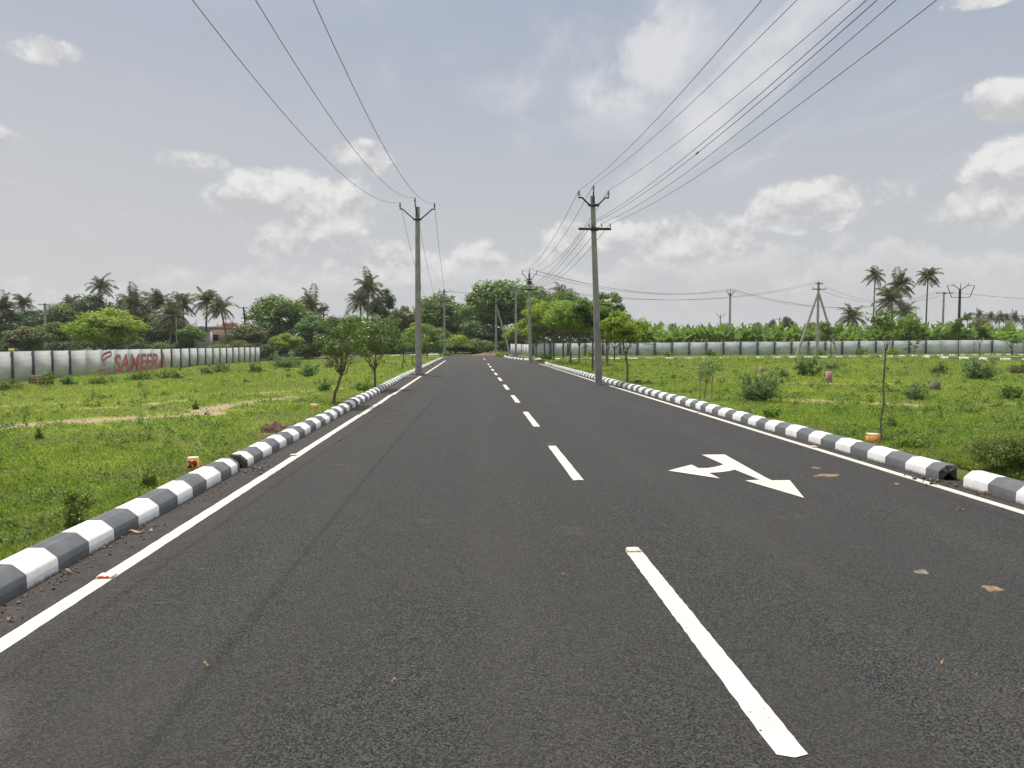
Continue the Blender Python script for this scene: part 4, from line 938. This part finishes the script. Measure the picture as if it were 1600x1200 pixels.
PV = [palm_meshes(200, bend=.5), palm_meshes(201, bend=.9, nf=36), palm_meshes(202, bend=1.3, nf=29), palm_meshes(203, bend=.3, nf=28, R_=3.0)]
FANP = fanpalm_meshes(210)
def place_palm(px, ty, wpx, Y, label, v=0, grp='coconut palms beyond the left wall', tilt=(0, 0), rzz=None, fan=False):
    """ty: the top of the crown"""
    x, y, zt = at(px, ty, Y); z0 = gz(x, y) if Y < 125 else -.2
    rad = (at(px + wpx / 2, ty, Y)[0] - x); s = rad / (3.0 if not fan else 2.0)
    Ht = zt - z0 - (2.35 if not fan else 1.6) * s; mt, mc = FANP if fan else PV[v]
    o = empty('palm_tree' if fan else 'coconut_palm', (x, y, z0), label, 'palm tree', grp, rzz if rzz is not None else rt.uniform(0, 6.28))
    a = link_obj('trunk', mt, o); a.scale = (s, s, Ht / 10)
    c = link_obj('crown', mc, o); c.scale = (s, s, s); c.location = (0, 0, Ht - 10 * s)
    if tilt != (0, 0): o.rotation_euler = (tilt[0], tilt[1], o.rotation_euler.z)
    return o
for a in [
 (12, 464, 52, 112, 'leftmost coconut palm at the picture edge', 1), (40, 458, 42, 120, 'second coconut palm from the left edge', 0),
 (158, 429, 48, 128, 'single high coconut palm rising above the dark trees', 3), (118, 462, 40, 132, 'palm half hidden behind the tree left of the high palm', 2),
 (203, 454, 56, 118, 'first palm of the crowd right of the lime green tree', 1), (232, 457, 44, 130, 'second palm of the crowd, set back', 0),
 (247, 455, 52, 122, 'third and densest palm of the crowd', 2), (262, 470, 60, 108, 'low wide palm in front of the crowd', 1),
 (288, 457, 50, 115, 'palm of the crowd next to the thin pale post', 0), (319, 449, 56, 117, 'straight palm with a bare trunk above the brick house', 0),
 (355, 463, 50, 114, 'rightmost palm of the crowd, leaning over the brick house', 2), (416, 465, 30, 132, 'palm tip peeping over the flat topped tree', 3),
 (477, 457, 56, 118, 'drooping palm right behind the flat topped tree', 1), (572, 430, 52, 110, 'tall palm with the dark upright crown left of the thick pole', 1),
 (563, 450, 56, 114, 'lower palm merged with the tall dark one', 0), (703, 463, 50, 126, 'drooping palm between the far left pole and the broad tree', 2)]:
    place_palm(*a[:5], v=a[5])
place_palm(505, 477, 26, 118, 'small fan leaved palm right of the drooping palm', fan=True)
place_palm(877, 443, 46, 126, 'short upright palm above the roadside trees', v=3, grp='coconut palms at the road end')
for a in [
 (1366, 416, 38, 118, 'leftmost of the tall palms on the right', 3), (1413, 427, 48, 112, 'middle tall palm, wide crowned, right side', 1),
 (1398, 446, 56, 106, 'shaggy lower palm under the middle tall palm', 0), (1449, 417, 40, 116, 'rightmost of the tall palms with a slim bare trunk', 0),
 (1425, 470, 40, 120, 'low palm filling the gap beneath the tall palms', 2), (1341, 477, 46, 104, 'low coconut palm left of the tall palms', 2),
 (1470, 503, 24, 104, 'stunted palm at the foot of the T pole', 3)]:
    place_palm(*a[:5], v=a[5], grp='coconut palms beyond the right wall')
for k, (px, ty, wp, Y) in enumerate([(1511, 487, 20, 190), (1529, 486, 22, 195), (1543, 488, 22, 190), (1563, 487, 24, 180), (1572, 489, 20, 190), (1588, 489, 20, 180), (1600, 492, 22, 180),
                                     (1034, 503, 13, 260), (1050, 505, 13, 260), (1111, 512, 14, 230), (1080, 515, 14, 240), (1140, 505, 16, 220), (1185, 503, 16, 200)]):
    L1 = ['first', 'second', 'third', 'fourth', 'fifth', 'sixth', 'seventh']
    place_palm(px, ty, wp, Y, f'{L1[k]} from the left in the far row of dark palms at right' if k < 7 else f'{L1[k - 7]} from the left of the tiny distant palms over the banana plants', v=k % 4, grp='distant palms')

# banana plants
def banana_mesh(seed):
    rg_ = rng_(seed); ms = MB(); ms.tube([(0, 0, -.4), (0, 0, .9), (.05, 0, 1.9)], [.16, .13, .09], 7); ml = MB()
    for k in range(11):
        az_ = k * 2.4 + rg_.uniform(-.3, .3); el0 = R(rg_.uniform(35, 88)); L_ = rg_.uniform(1.5, 2.2); d = np.array([math.cos(az_) * math.cos(el0), math.sin(az_) * math.cos(el0), math.sin(el0)])
        p = np.array([.05, 0, 1.8]); pts = [p.copy()]; n = 7; cr = rg_.uniform(.10, .26)
        side = np.cross(d, [0, 0, 1]); side /= np.linalg.norm(side) + 1e-6
        for s in range(n): d = d + np.array([0, 0, -cr * s / n * 1.6]); d /= np.linalg.norm(d); p = p + d * L_ / n; pts.append(p.copy())
        wd = [.05, .16, .24, .27, .27, .24, .16, .03]; v = []
        for s in range(n + 1):
            ww = wd[s] * rg_.uniform(.8, 1.15); v += [pts[s] + side * ww + [0, 0, .25 * ww], pts[s], pts[s] - side * ww + [0, 0, .25 * ww]]
        for s in range(n):
            for sd in ((0, 1), (1, 2)):
                if rg_.random() < .08 and s > 2: continue
                a0, a1 = v[s * 3 + sd[0]], v[s * 3 + sd[1]]; b0, b1 = v[s * 3 + 3 + sd[0]], v[s * 3 + 3 + sd[1]]; ml.quads([[a0, a1, b1, b0]])
    return ms.mesh('stem', M['lf_olive'], True), ml.mesh('leaves', M['lf_banana'])
BN = [banana_mesh(300 + k) for k in range(5)]
rb = rng_(9)
rows = [(px, 92 + rb.uniform(-1.5, 1.5)) for px in np.arange(962, 1605, 8.5)] + [(px, 99 + rb.uniform(-2, 2)) for px in np.arange(950, 1605, 10)] + [(px, 112 + rb.uniform(-3, 3)) for px in np.arange(980, 1605, 15)]
for px, Y in rows:
    px += rb.uniform(-4, 4); x, y, _ = at(px, 520, Y); o = empty('banana_plant', (x, y, gz(x, y) - .1), 'banana plant with broad upright leaves in the plantation behind the bluish wall', 'banana plant', 'banana plants behind the right wall', rb.uniform(0, 6.28))
    s = rb.uniform(.74, 1.10) * (1.0 + (Y - 92) * .008); o.scale = (s * 1.1, s * 1.1, s); i = int(rb.integers(5)); link_obj('stem', BN[i][0], o); link_obj('leaves', BN[i][1], o)

# saplings and roadside trees, each its own
def sapling(px, py, topy, wpx, cb, label, seed, m_='lf_sap', lean=0.0, nlf=1500, leaf=.09, ncl=16, tr=.035, Y=None, grp='young trees planted along the kerbs', cpx=None, clr=(.2, .34), name='young_tree', limbs=8, shell=.25, stakes=False, aspect=.5):
    h0 = .10
    if Y is None: x, y = gp(px, py, gz(*gp(px, py, h0)))
    else: x, y, _ = at(px, py, Y)
    z0 = gz(x, y); zt = at(px, topy, y)[2]; H = (zt - z0) * (1.13 if 'road' in label else 1.05); Wd = wpx * y / F * (1.36 if 'road' in label else 1.2); nlf = int(nlf * (2.0 if 'road' in label else 1.4))
    lx = ((cpx - px) * y / F) if cpx is not None else lean
    mt, mc = tree_meshes(seed, H, Wd, cb, ncl, nlf, leaf, tr, lean=(lx, 0), clr=clr, limbs=limbs, shell=shell, aspect=aspect, fk=.85)
    o = empty(name, (x, y, z0), label, 'young tree', grp); link_obj('trunk', mt, o); c = link_obj('crown', mc, o); setmat(c, M[m_])
    if name == 'bush': o['category'] = 'bush'
    if stakes:
        for sx in (-.06, .26):
            mb = MB(); mb.tube([(sx, .05, -.2), (sx, .05, .95)], .013, 5); mb.build('stake', M['stick'], o)
    return o
S1 = sapling(517, 630, 488, 114, .34, 'leaning young tree with bare lower branches behind the left kerb', 401, cpx=540, nlf=1700, leaf=.08, ncl=34, tr=.045, clr=(.12, .22), limbs=14)
mb = MB(); rg_ = rng_(402)                                  # its dry bare twigs at half height
for k in range(16):
    a = rg_.uniform(0, 6.28); z = rg_.uniform(.75, 1.35); l = rg_.uniform(.35, .8); c0 = (.25 * z, 0, z)
    p = limb(mb, rg_, c0, (c0[0] + math.cos(a) * l, math.sin(a) * l, z + rg_.uniform(.0, .35)), .012, .004, .08, 4, 5)
    for j in range(2): limb(mb, rg_, p[3], p[3] + rg_.normal(size=3) * .16, .005, .002, .1, 3, 3)
o = mb.build('dry_twigs', M['stick'], S1)
sapling(586, 605, 486, 118, .24, 'bushy young tree with a straight trunk behind the left kerb', 411, nlf=2600, leaf=.10, ncl=30, tr=.05, clr=(.16, .28), limbs=14)
sapling(628, 577, 524, 36, .45, 'small thin tree just left of the thick pole', 421, cpx=632, nlf=600, leaf=.10, ncl=12, tr=.04)
sapling(645, 569, 516, 34, .40, 'second small tree beside the thick left pole', 422, nlf=600, leaf=.12, ncl=12, tr=.05)
sapling(667, 563, 505, 46, .30, 'small reddish leaved tree right of the thick pole', 423, nlf=1000, leaf=.16, ncl=16, tr=.05)
sapling(688, 560, 520, 30, .3, 'young tree before the far left pole', 424, nlf=700, leaf=.16, ncl=12, tr=.05, m_='lf_feather')
GS = 'trees along the right kerb'
sapling(982, 599, 489, 66, .42, 'nearest bright green roadside tree with a thin curved trunk', 431, 'lf_bright', nlf=2300, leaf=.12, ncl=26, tr=.045, grp=GS, cpx=976)
sapling(926, 581, 468, 70, .42, 'second roadside tree behind the tall leaning pole', 432, 'lf_mid', nlf=3400, leaf=.16, ncl=30, tr=.07, grp=GS)
sapling(950, 576, 461, 46, .45, 'roadside tree right behind the tall leaning pole with a high tuft', 433, 'lf_mid', nlf=1800, leaf=.16, ncl=20, tr=.06, grp=GS, Y=48)
sapling(891, 570, 478, 84, .40, 'third roadside tree with a wide light crown', 434, 'lf_fresh', nlf=3600, leaf=.19, ncl=30, tr=.08, grp=GS)
sapling(865, 564, 474, 74, .36, 'fourth roadside tree left of the wide one', 435, 'lf_bright', nlf=3200, leaf=.22, ncl=28, tr=.09, grp=GS)
sapling(880, 560, 463, 92, .38, 'tallest roadside tree behind the corner pole', 436, 'lf_mid', nlf=3800, leaf=.26, ncl=32, tr=.11, grp=GS, Y=76)
sapling(851, 560, 486, 54, .34, 'roadside tree next to the corner pole', 437, 'lf_mid', nlf=2600, leaf=.26, ncl=22, tr=.10, grp=GS, Y=78)
sapling(960, 565, 500, 70, .30, 'dark roadside tree behind the nearest bright one', 438, 'lf_mid', nlf=2800, leaf=.22, ncl=26, tr=.08, grp=GS, Y=66)
sapling(838, 560, 497, 40, .25, 'small tree just right of the corner pole', 439, 'lf_fresh', nlf=1600, leaf=.26, ncl=16, tr=.08, grp=GS, Y=82)
sapling(905, 574, 480, 56, .34, 'roadside tree filling the gap left of the tall leaning pole', 451, 'lf_fresh', nlf=2600, leaf=.20, ncl=26, tr=.07, grp=GS, Y=52)
sapling(948, 566, 476, 58, .30, 'leafy roadside tree directly right of the tall leaning pole', 452, 'lf_fresh', nlf=2600, leaf=.22, ncl=26, tr=.08, grp=GS, Y=60)
sapling(835, 560, 470, 50, .20, 'bright roadside tree hugging the corner pole', 453, 'lf_bright', nlf=2400, leaf=.26, ncl=24, tr=.10, grp=GS, Y=88)
sapling(1376, 692, 484, 54, .76, 'tall thin sapling with a small tuft beside the right kerb', 441, 'lf_sap', nlf=320, leaf=.055, ncl=12, tr=.016, cpx=1382, clr=(.25, .45), grp='saplings in the right plot', limbs=6)
sapling(1098, 626, 562, 44, .45, 'little sapling held by two stakes behind the right kerb', 442, 'lf_feather', nlf=420, leaf=.055, ncl=12, tr=.015, cpx=1106, grp='saplings in the right plot', stakes=True)
sapling(1298, 560, 501, 38, .45, 'round dark sapling beside the tripod pole', 443, 'lf_mid', nlf=1100, leaf=.20, ncl=14, tr=.06, grp='saplings in the right plot', Y=72)
sapling(1497, 570, 486, 34, .45, 'dark round sapling before the wide armed pole', 444, 'lf_mid', nlf=900, leaf=.17, ncl=12, tr=.04, grp='saplings in the right plot', Y=57)
sapling(1530, 562, 510, 30, .40, 'small dark round sapling right of the other one', 445, 'lf_dark', nlf=800, leaf=.17, ncl=10, tr=.04, grp='saplings in the right plot', Y=66)
sapling(1429, 562, 528, 18, .4, 'tiny sapling on the verge in front of the bluish wall', 446, 'lf_mid', nlf=200, leaf=.12, ncl=6, tr=.03, grp='saplings in the right plot', Y=64)

# thorn bushes and shrubs standing in the plots
def bush(px, py, topy, wpx, label, seed, m_='lf_feather', nst=26, nlf=2600, leaf=.045, Y=None, spiky=.5, cat='bush', grp='bushes growing in the plots'):
    h0 = .05
    if Y is None: x, y = gp(px, py, gz(*gp(px, py, h0)))
    else: x, y, _ = at(px, py, Y)
    z0 = gz(x, y); H = max(.25, at(px, topy, y)[2] - z0); Wd = wpx * y / F; rg_ = rng_(seed); mt = MB(); pc = []; pn = []
    for k in range(nst):
        a = rg_.uniform(0, 6.28); r = rg_.random() ** .6 * Wd / 2; hz_ = H * (rg_.uniform(.55, 1.0) if rg_.random() < .6 else rg_.uniform(.25, .7)) * (1 - .45 * (r / (Wd / 2)) ** 2)
        e = np.array([math.cos(a) * r, math.sin(a) * r, hz_]); p = limb(mt, rg_, (math.cos(a) * .05 * Wd, math.sin(a) * .05 * Wd, -.05), e, .010 + .006 * H, .003, .09, 4, 6)
        for j in range(4):
            i = rg_.integers(1, 5); e2 = p[i] + rg_.normal(size=3) * Wd * .11 * np.array([1, 1, .7]) + [0, 0, .05 * H]; p2 = limb(mt, rg_, p[i], e2, .006, .002, .1, 3, 4)
            m = int(nlf * .7 / nst / 5)
            q = rg_.random(m)[:, None]; pc.append(p2[0] * (1 - q) + e2 * q + rg_.normal(size=(m, 3)) * Wd * .022)
        m = int(nlf / nst / 5); q = (rg_.random(m) ** .8 * .85 + .15)[:, None]; pc.append(p[0] * (1 - q) + p[-1] * q + rg_.normal(size=(m, 3)) * Wd * .03)
    pc = np.vstack(pc); pc[:, 2] = np.maximum(pc[:, 2], .01); nn = rg_.normal(size=pc.shape) * .8 + pc / Wd + [0, 0, .5]
    mc = MB(); s = rg_.uniform(.6, 1.4, len(pc)) * leaf; leaves(rg_, pc, nn, s, s * (.35 if spiky > .4 else .5), mc)
    o = empty('bush', (x, y, z0), label, cat, grp, 0); mt.build('stems', M['bark'] if H > .7 and cat == 'bush' and 'weed' not in label and 'shrub' not in label else M[m_], o); mc.build('foliage', M[m_], o); return o
bush(1183, 629, 564, 84, 'big feathery thorn bush before the pink marker in the right plot', 501, nlf=7000, nst=40, leaf=.06)
bush(1262, 589, 538, 52, 'tall feathery thorn bush left of the lone pink marker', 502, nlf=4000, nst=26, leaf=.09)
bush(1430, 628, 588, 44, 'two stemmed dark bush left of the grey marker stone', 503, nlf=2600, leaf=.06)
bush(1222, 593, 572, 28, 'small dark bush between the pink markers', 504, nlf=1500, leaf=.08)
bush(1530, 593, 556, 62, 'wide dark bush before the far lane at right', 505, 'lf_feather', nlf=3600, leaf=.10)
bush(1578, 621, 597, 40, 'dark low bush near the right edge', 506, 'lf_mid', nlf=2200, leaf=.07)
bush(1470, 585, 562, 40, 'brownish thin bush behind the grey marker stone', 507, 'lf_olive', nlf=1600, leaf=.08)
bush(1590, 585, 566, 44, 'dull low bush beyond the dark low bush at right', 508, 'lf_olive', nlf=1800, leaf=.10)
sapling(1590, 748, 668, 150, .0, 'round dense green shrub right behind the broken kerb', 509, 'weed', nlf=15000, leaf=.034, ncl=60, tr=.012, Y=8.3, grp='bushes growing in the plots', clr=(.14, .30), name='bush', limbs=20, shell=.2, aspect=.38)
bush(1300, 590, 560, 34, 'loose bush right behind the lone pink marker', 510, 'lf_feather', nlf=1500, leaf=.09, Y=40)
bush(1395, 668, 655, 20, 'tuft of broad weeds near the tall thin sapling', 512, 'weed', nlf=500, leaf=.05)
bush(1205, 655, 638, 34, 'low bright weed clump right behind the kerb under the big thorn bush', 513, 'lf_fresh', nlf=1500, leaf=.05, spiky=.2)
bush(1420, 703, 676, 52, 'leafy weed clump beside the right kerb next to the thin sapling', 514, 'lf_fresh', nlf=1900, leaf=.04, spiky=.2)
bush(783, 556, 549, 26, 'bright green low bush at the foot of the strutted pole', 515, 'lf_bright', nlf=2200, leaf=.2, Y=96, spiky=.2)
bush(697, 561, 551, 14, 'dark little bush at the foot of the far left pole', 516, 'lf_mid', nlf=900, leaf=.18, Y=98)
bush(855, 566, 552, 28, 'low bush behind the corner pole', 517, 'lf_fresh', nlf=1500, leaf=.15, Y=66, spiky=.2)
bush(918, 577, 563, 34, 'low leafy bush at the foot of the second roadside tree', 518, 'lf_fresh', nlf=1500, leaf=.11, spiky=.2)
bush(447, 575, 542, 56, 'feathery thorn bush in front of the left wall end', 521, nlf=3600, leaf=.14, nst=30)
bush(398, 583, 562, 26, 'dark upright bush left of the feathery one by the left wall', 522, 'lf_mid', nlf=1400, leaf=.12)
bush(483, 590, 560, 32, 'thin shrub in the middle of the left plot', 523, 'lf_feather', nlf=1400, leaf=.11)
bush(513, 576, 553, 20, 'small shrub right of the thin one in the left plot', 524, 'lf_olive', nlf=800, leaf=.11)
bush(566, 612, 590, 40, 'leafy bush behind the kerb between the two left saplings', 525, 'lf_fresh', nlf=1700, leaf=.05, spiky=.2)
bush(508, 612, 580, 30, 'wiry bush behind the leaning young tree', 526, 'lf_feather', nlf=900, leaf=.07)
bush(306, 640, 628, 14, 'single dark weed in the left plot', 527, 'lf_mid', nlf=400, leaf=.05)
bush(62, 690, 678, 14, 'small dark weed near the bare soil streak in the left plot', 528, 'lf_mid', nlf=300, leaf=.04)
bush(120, 800, 770, 56, 'leafy weed clump near the kerb in the lower left', 529, 'weed', nlf=900, leaf=.035)
bush(232, 762, 742, 34, 'weed clump touching the left kerb below the marker', 530, 'weed', nlf=700, leaf=.035)
bush(112, 826, 806, 34, 'dark weed tuft against the near left kerb', 531, 'weed', nlf=700, leaf=.035)
for k, (px, py, ty, wp, m_, lb) in enumerate([(12, 606, 590, 60, 'weed', 'pale weed thicket at the foot of the wall, far left'), (72, 602, 578, 34, 'weed', 'tall weed thicket under the second wall post'),
     (108, 600, 583, 26, 'lf_feather', 'bush against the wall left of the red emblem'), (160, 598, 586, 50, 'weed', 'low weeds under the red emblem'), (222, 592, 577, 50, 'weed', 'weeds under the red letters'),
     (262, 588, 571, 44, 'grass', 'bright weed mound at the end of the red letters'), (278, 592, 580, 22, 'lf_mid', 'dark weed clump in front of the bright mound'),
     (345, 580, 563, 40, 'lf_olive', 'brownish weeds along the wall past the letters'), (320, 584, 570, 30, 'weed', 'weeds halfway between letters and wall end')]):
    bush(px, py, ty, wp, lb, 540 + k, m_, nlf=1700, leaf=.12, grp='weeds along the left wall')
for k, (px, ty, wp, m_) in enumerate([(925, 545, 20, 'lf_fresh'), (1045, 547, 26, 'lf_mid'), (1110, 544, 20, 'lf_mid'), (1280, 543, 30, 'lf_fresh'), (1345, 540, 26, 'lf_mid'), (1395, 541, 26, 'lf_fresh'), (1120, 549, 18, 'lf_fresh')]):
    bush(px, 558, ty, wp, f'{["first", "second", "third", "fourth", "fifth", "sixth", "extra small"][k]} shrub growing along the foot of the bluish wall, counted from the left' if k < 6 else 'low shrub between the second and third shrubs of the bluish wall', 560 + k, m_, nlf=900, leaf=.22, Y=84, grp='shrubs along the right wall')

# far woods that read as one mass
rg_ = rng_(91); cen = []; rad = []
for px in np.arange(-60, 1000, 9):
    Y_ = rg_.uniform(140, 165); x, y, _ = at(px, 520, Y_); h_ = rg_.uniform(3.0, 7.0); cen.append((x, y, h_ * .45)); rad.append((2.2, 2.2, h_ * .62))
mb = MB(); clump_cloud(rg_, cen, rad, 26000, .55, .38, mb); tag(mb.build('far_wood', M['lf_dark']), 'dark distant wood behind the trees at left and centre', 'wood', kind='stuff')
cen = []; rad = []
for px in np.arange(960, 1720, 5):
    Y_ = rg_.uniform(250, 330); x, y, _ = at(px, 520, Y_); h_ = rg_.uniform(4.5, 8.5); cen.append((x, y, h_ * .4)); rad.append((3.5, 3.5, h_ * .6))
mb = MB(); clump_cloud(rg_, cen, rad, 20000, .9, .6, mb); tag(mb.build('distant_tree_line', M['lf_olive']), 'low hazy tree line far beyond the banana plantation', 'tree line', kind='stuff')

# grass and low weeds
def bare(x, y):
    b_ = np.zeros_like(x)
    for x0, y0, x1, y1, wd in SOIL:
        L2 = (x1 - x0) ** 2 + (y1 - y0) ** 2; u = np.clip(((x - x0) * (x1 - x0) + (y - y0) * (y1 - y0)) / L2, 0, 1)
        d = np.hypot(x - x0 - u * (x1 - x0), y - y0 - u * (y1 - y0)) + (vn(x * 3, y * 3, 4) - .5) * wd * 2; b_ = np.maximum(b_, np.clip(1.5 - d / (wd * 1.15), 0, 1))
    return b_
def grass(name, n, xl, xr, y0, y1, seed, label, m_, hs=1.0, tall=0.0, lfm=1.0):
    rg_ = rng_(seed); y = y0 * (y1 / y0) ** rg_.random(n); lo = np.maximum(xl(y), -.64 * y - 1.0); hi = np.minimum(xr(y), .80 * y + 1.0); x = lo + (hi - lo) * rg_.random(n)
    dn = vn(x * 1.3, y * 1.3, 7) * .5 + vn(x * 4, y * 4, 8) * .5; big_ = vn(x * .22, y * .35, 21) * .6 + vn(x * .7, y * .9, 22) * .4; keep = (rg_.random(n) < (dn * 1.5 + .15) * np.clip(.25 + big_ * 1.5, .3, 1)) & (rg_.random(n) > bare(x, y) * .97); x, y, dn = x[keep], y[keep], dn[keep]; n = len(x)
    z = G(x, y); sz = (.0095 + .0013 * y); hh = (.015 + .075 * dn ** 2 * rg_.random(n)) * hs * (1 + tall * np.clip((y - 25) / 30, 0, 1)) + .0006 * y
    hh = hh * (.5 + 1.1 * vn(x * .5, y * .5, 11)) * (1 + 1.2 * np.clip(vn(x * .35, y * .5, 12) - .55, 0, 1) * np.clip((y - 20) / 20, 0, 1) * 3)
    c = np.stack([x, y, z + hh * rg_.uniform(.2, 1, n)], -1); nn = rg_.normal(size=(n, 3)) * .45 + [0, 0, .9]
    mb = MB(); s = sz * rg_.uniform(.6, 1.5, n) * lfm; leaves(rg_, c, nn, s * 1.25, s * .62, mb, fold=.3)
    k = n // 3; i = rg_.choice(n, k, replace=False); a = rg_.uniform(0, 6.28, k); hh2 = hh[i] * rg_.uniform(1.0, 2.0, k) + .015; wv = sz[i] * .16
    b0 = np.stack([x[i], y[i], z[i]], -1); dv = np.stack([np.cos(a) * wv, np.sin(a) * wv, 0 * a], -1); tp = b0 + np.stack([rg_.normal(size=k) * hh2 * .35, rg_.normal(size=k) * hh2 * .35, hh2], -1); md = (b0 + tp) / 2 + [0, 0, .01]
    mb.quads(np.stack([b0 - dv, b0 + dv, md + dv * .8, tp], 1))
    tag(mb.build(name, M[m_]), label, 'grass', kind='stuff')
lx = lambda y: np.where(y < 1e9, -25.2, 0); le = lambda y: -3.25 - .22 * np.clip((y - 12) / 28, 0, 1)
rl = lambda y: np.full_like(y, 5.82); rr = lambda y: np.where(y > 38, 38.8, 60.)
grass('grass', 340000, lx, le, 4.2, 92, 601, 'short bright green grass and creeping weeds of the left plot', 'grass', 1.0, .5)
grass('grass', 360000, rl, rr, 6.3, 65, 602, 'lush bright green ground cover of the right plot', 'grass', 1.25, 1.0)
grass('low_weeds', 34000, lx, le, 4.2, 92, 603, 'darker broad leaved weeds scattered in the left plot', 'weed', 1.5, .5, 1.2)
grass('low_weeds', 36000, rl, rr, 6.3, 65, 604, 'darker broad leaved weeds scattered in the right plot', 'weed', 2.0, 1.6, 1.2)
grass('verge_grass', 9000, lambda y: np.full_like(y, 6.2), lambda y: np.full_like(y, 62.), 74.5, 88, 605, 'green verge between the far kerb and the bluish wall', 'grass', 1.5, .2)
def sprouts(name, n, xl, xr, y0, y1, seed, label, m_):
    rg_ = rng_(seed); y = y0 * (y1 / y0) ** rg_.random(n); lo = np.maximum(xl(y), -.64 * y - .5); hi = np.minimum(xr(y), .80 * y + .5); x = lo + (hi - lo) * rg_.random(n)
    k = rg_.random(n) < np.clip((vn(x * .6, y * .6, 31) - .35) * 3, .05, 1); x, y = x[k], y[k]; P = []; Nn = []; S = []
    for a, b_ in zip(x, y):
        r = rg_.uniform(.03, .13) * (1 + b_ / 25); h = rg_.uniform(.04, .16) * (1 + b_ / 40); m = int(rg_.uniform(14, 50)); d = rg_.normal(size=(m, 3)) * [r * .5, r * .5, 0]
        d[:, 2] = rg_.random(m) ** .8 * h * np.exp(-(d[:, 0] ** 2 + d[:, 1] ** 2) / r ** 2); P.append(d + [a, b_, 0]); Nn.append(rg_.normal(size=(m, 3)) * .6 + [0, 0, .6]); S.append(np.full(m, (.012 + .0015 * b_)) * rg_.uniform(.6, 1.5, m))
    P = np.vstack(P); P[:, 2] += G(P[:, 0], P[:, 1]); S = np.concatenate(S); mb = MB(); leaves(rg_, P, np.vstack(Nn), S * 1.4, S * .7, mb); tag(mb.build(name, M[m_]), label, 'weeds', kind='stuff')
sprouts('weed_sprouts', 800, lx, le, 4.4, 60, 611, 'small dark tufts of weed dotted through the left grass', 'sprout')
sprouts('weed_sprouts', 1700, rl, rr, 6.6, 62, 612, 'small dark tufts of weed dotted through the right grass', 'sprout')
# loose grit and dry straw lying along the kerb feet
rg_ = rng_(71); n = 1500; y = 2.6 * (40 / 2.6) ** rg_.random(n); sd = rg_.random(n) < .55; x = np.where(sd, -2.90 + np.abs(rg_.normal(size=n)) * .10 + .01, 5.45 - np.abs(rg_.normal(size=n)) * .07 - .01)
nb = (vn(y * 1.1, y * 0, 3) > .35); x, y = x[nb], y[nb]; n = len(x); s = rg_.uniform(.004, .016, n)
gx_ = [(9.9, -2.75, 90), (8.5, 5.35, 70)]
for yy, xx, m in [(a_, b__, int(c_ * .35)) for a_, b__, c_ in gx_]: x = np.append(x, rg_.normal(size=m) * .12 + xx); y = np.append(y, rg_.normal(size=m) * .22 + yy); s = np.append(s, rg_.uniform(.008, .034, m))
x = np.append(x, rg_.uniform(-2.8, 5.4, 260)); y = np.append(y, 2.7 * (18 / 2.7) ** rg_.random(260)); s = np.append(s, rg_.uniform(.003, .008, 260)); n = len(x)
oc = np.array([(1, 0, 0), (0, 1, 0), (-1, 0, 0), (0, -1, 0), (0, 0, .8), (0, 0, -.8)], float); v = oc[None] * (s[:, None, None] * rg_.uniform(.5, 1.2, (n, 6, 1))) + np.stack([x, y, s * .35], -1)[:, None]
f = np.array([(0, 1, 4), (1, 2, 4), (2, 3, 4), (3, 0, 4), (1, 0, 5), (2, 1, 5), (3, 2, 5), (0, 3, 5)]); ff = (f[None] + np.arange(n)[:, None, None] * 6).reshape(-1, 3)
gm, t, b = mat('grit', .95, .1); g = t.nodes.new('ShaderNodeNewGeometry'); link(t, mixc(t, N(t, g.outputs['Random Per Island']), (.04, .035, .03), (.26, .22, .18)), b.inputs['Base Color'])
tag(link_obj('grit', make_mesh('grit', v.reshape(-1, 3), [ff], gm)), 'loose grit and crumbs on the asphalt along the kerb feet', 'grit', kind='stuff')
# low earth bund closing the road end
mb = MB(); rg_ = rng_(44)
xs_ = np.linspace(-3.2, 2.6, 24); v = []
for x in xs_:
    e = math.sin((x + 3.2) / 5.8 * math.pi) ** .5 if -3.2 < x < 2.6 else 0
    for (dy, h) in ((-1.2, -.02), (-.7, .20), (0, .34), (.8, .22), (1.4, -.02)): v.append((x + 3.2 + (rg_.random() - .5) * .1, 105.5 + dy + (rg_.random() - .5) * .3, h * e * rg_.uniform(.75, 1.2) - (.02 if h < 0 else 0)))
i = np.arange(23)[:, None] * 5; j = np.arange(4)[None, :]; mb.add(v, np.stack([i + j, i + j + 1, i + 5 + j + 1, i + 5 + j], -1).reshape(-1, 4))
tag(mb.build('earth_bund', M['rock'], None, True), 'low brown earth bund across the end of the asphalt', 'earth bund')

# thin haze: one closed box round the camera and everything built
bx_ = MB(); bx_.box((0, 700, 21), (6400, 5800, 44)); hz_o = bx_.build('haze', bpy.data.materials.new('haze')); hz_o['kind'] = 'stuff'; hz_o['label'] = 'thin pale haze over the whole place'; hz_o['category'] = 'haze'
hm = hz_o.data.materials[0]; hm.use_nodes = True; hm.node_tree.nodes.clear(); ho = hm.node_tree.nodes.new('ShaderNodeOutputMaterial'); hv = hm.node_tree.nodes.new('ShaderNodeVolumePrincipled')
hv.inputs['Density'].default_value = 0.00025; hv.inputs['Color'].default_value = (.93, .95, 1.0, 1); hv.inputs['Anisotropy'].default_value = 0.2
hm.node_tree.links.new(hv.outputs[0], ho.inputs['Volume']); sc.cycles.volume_bounces = 0
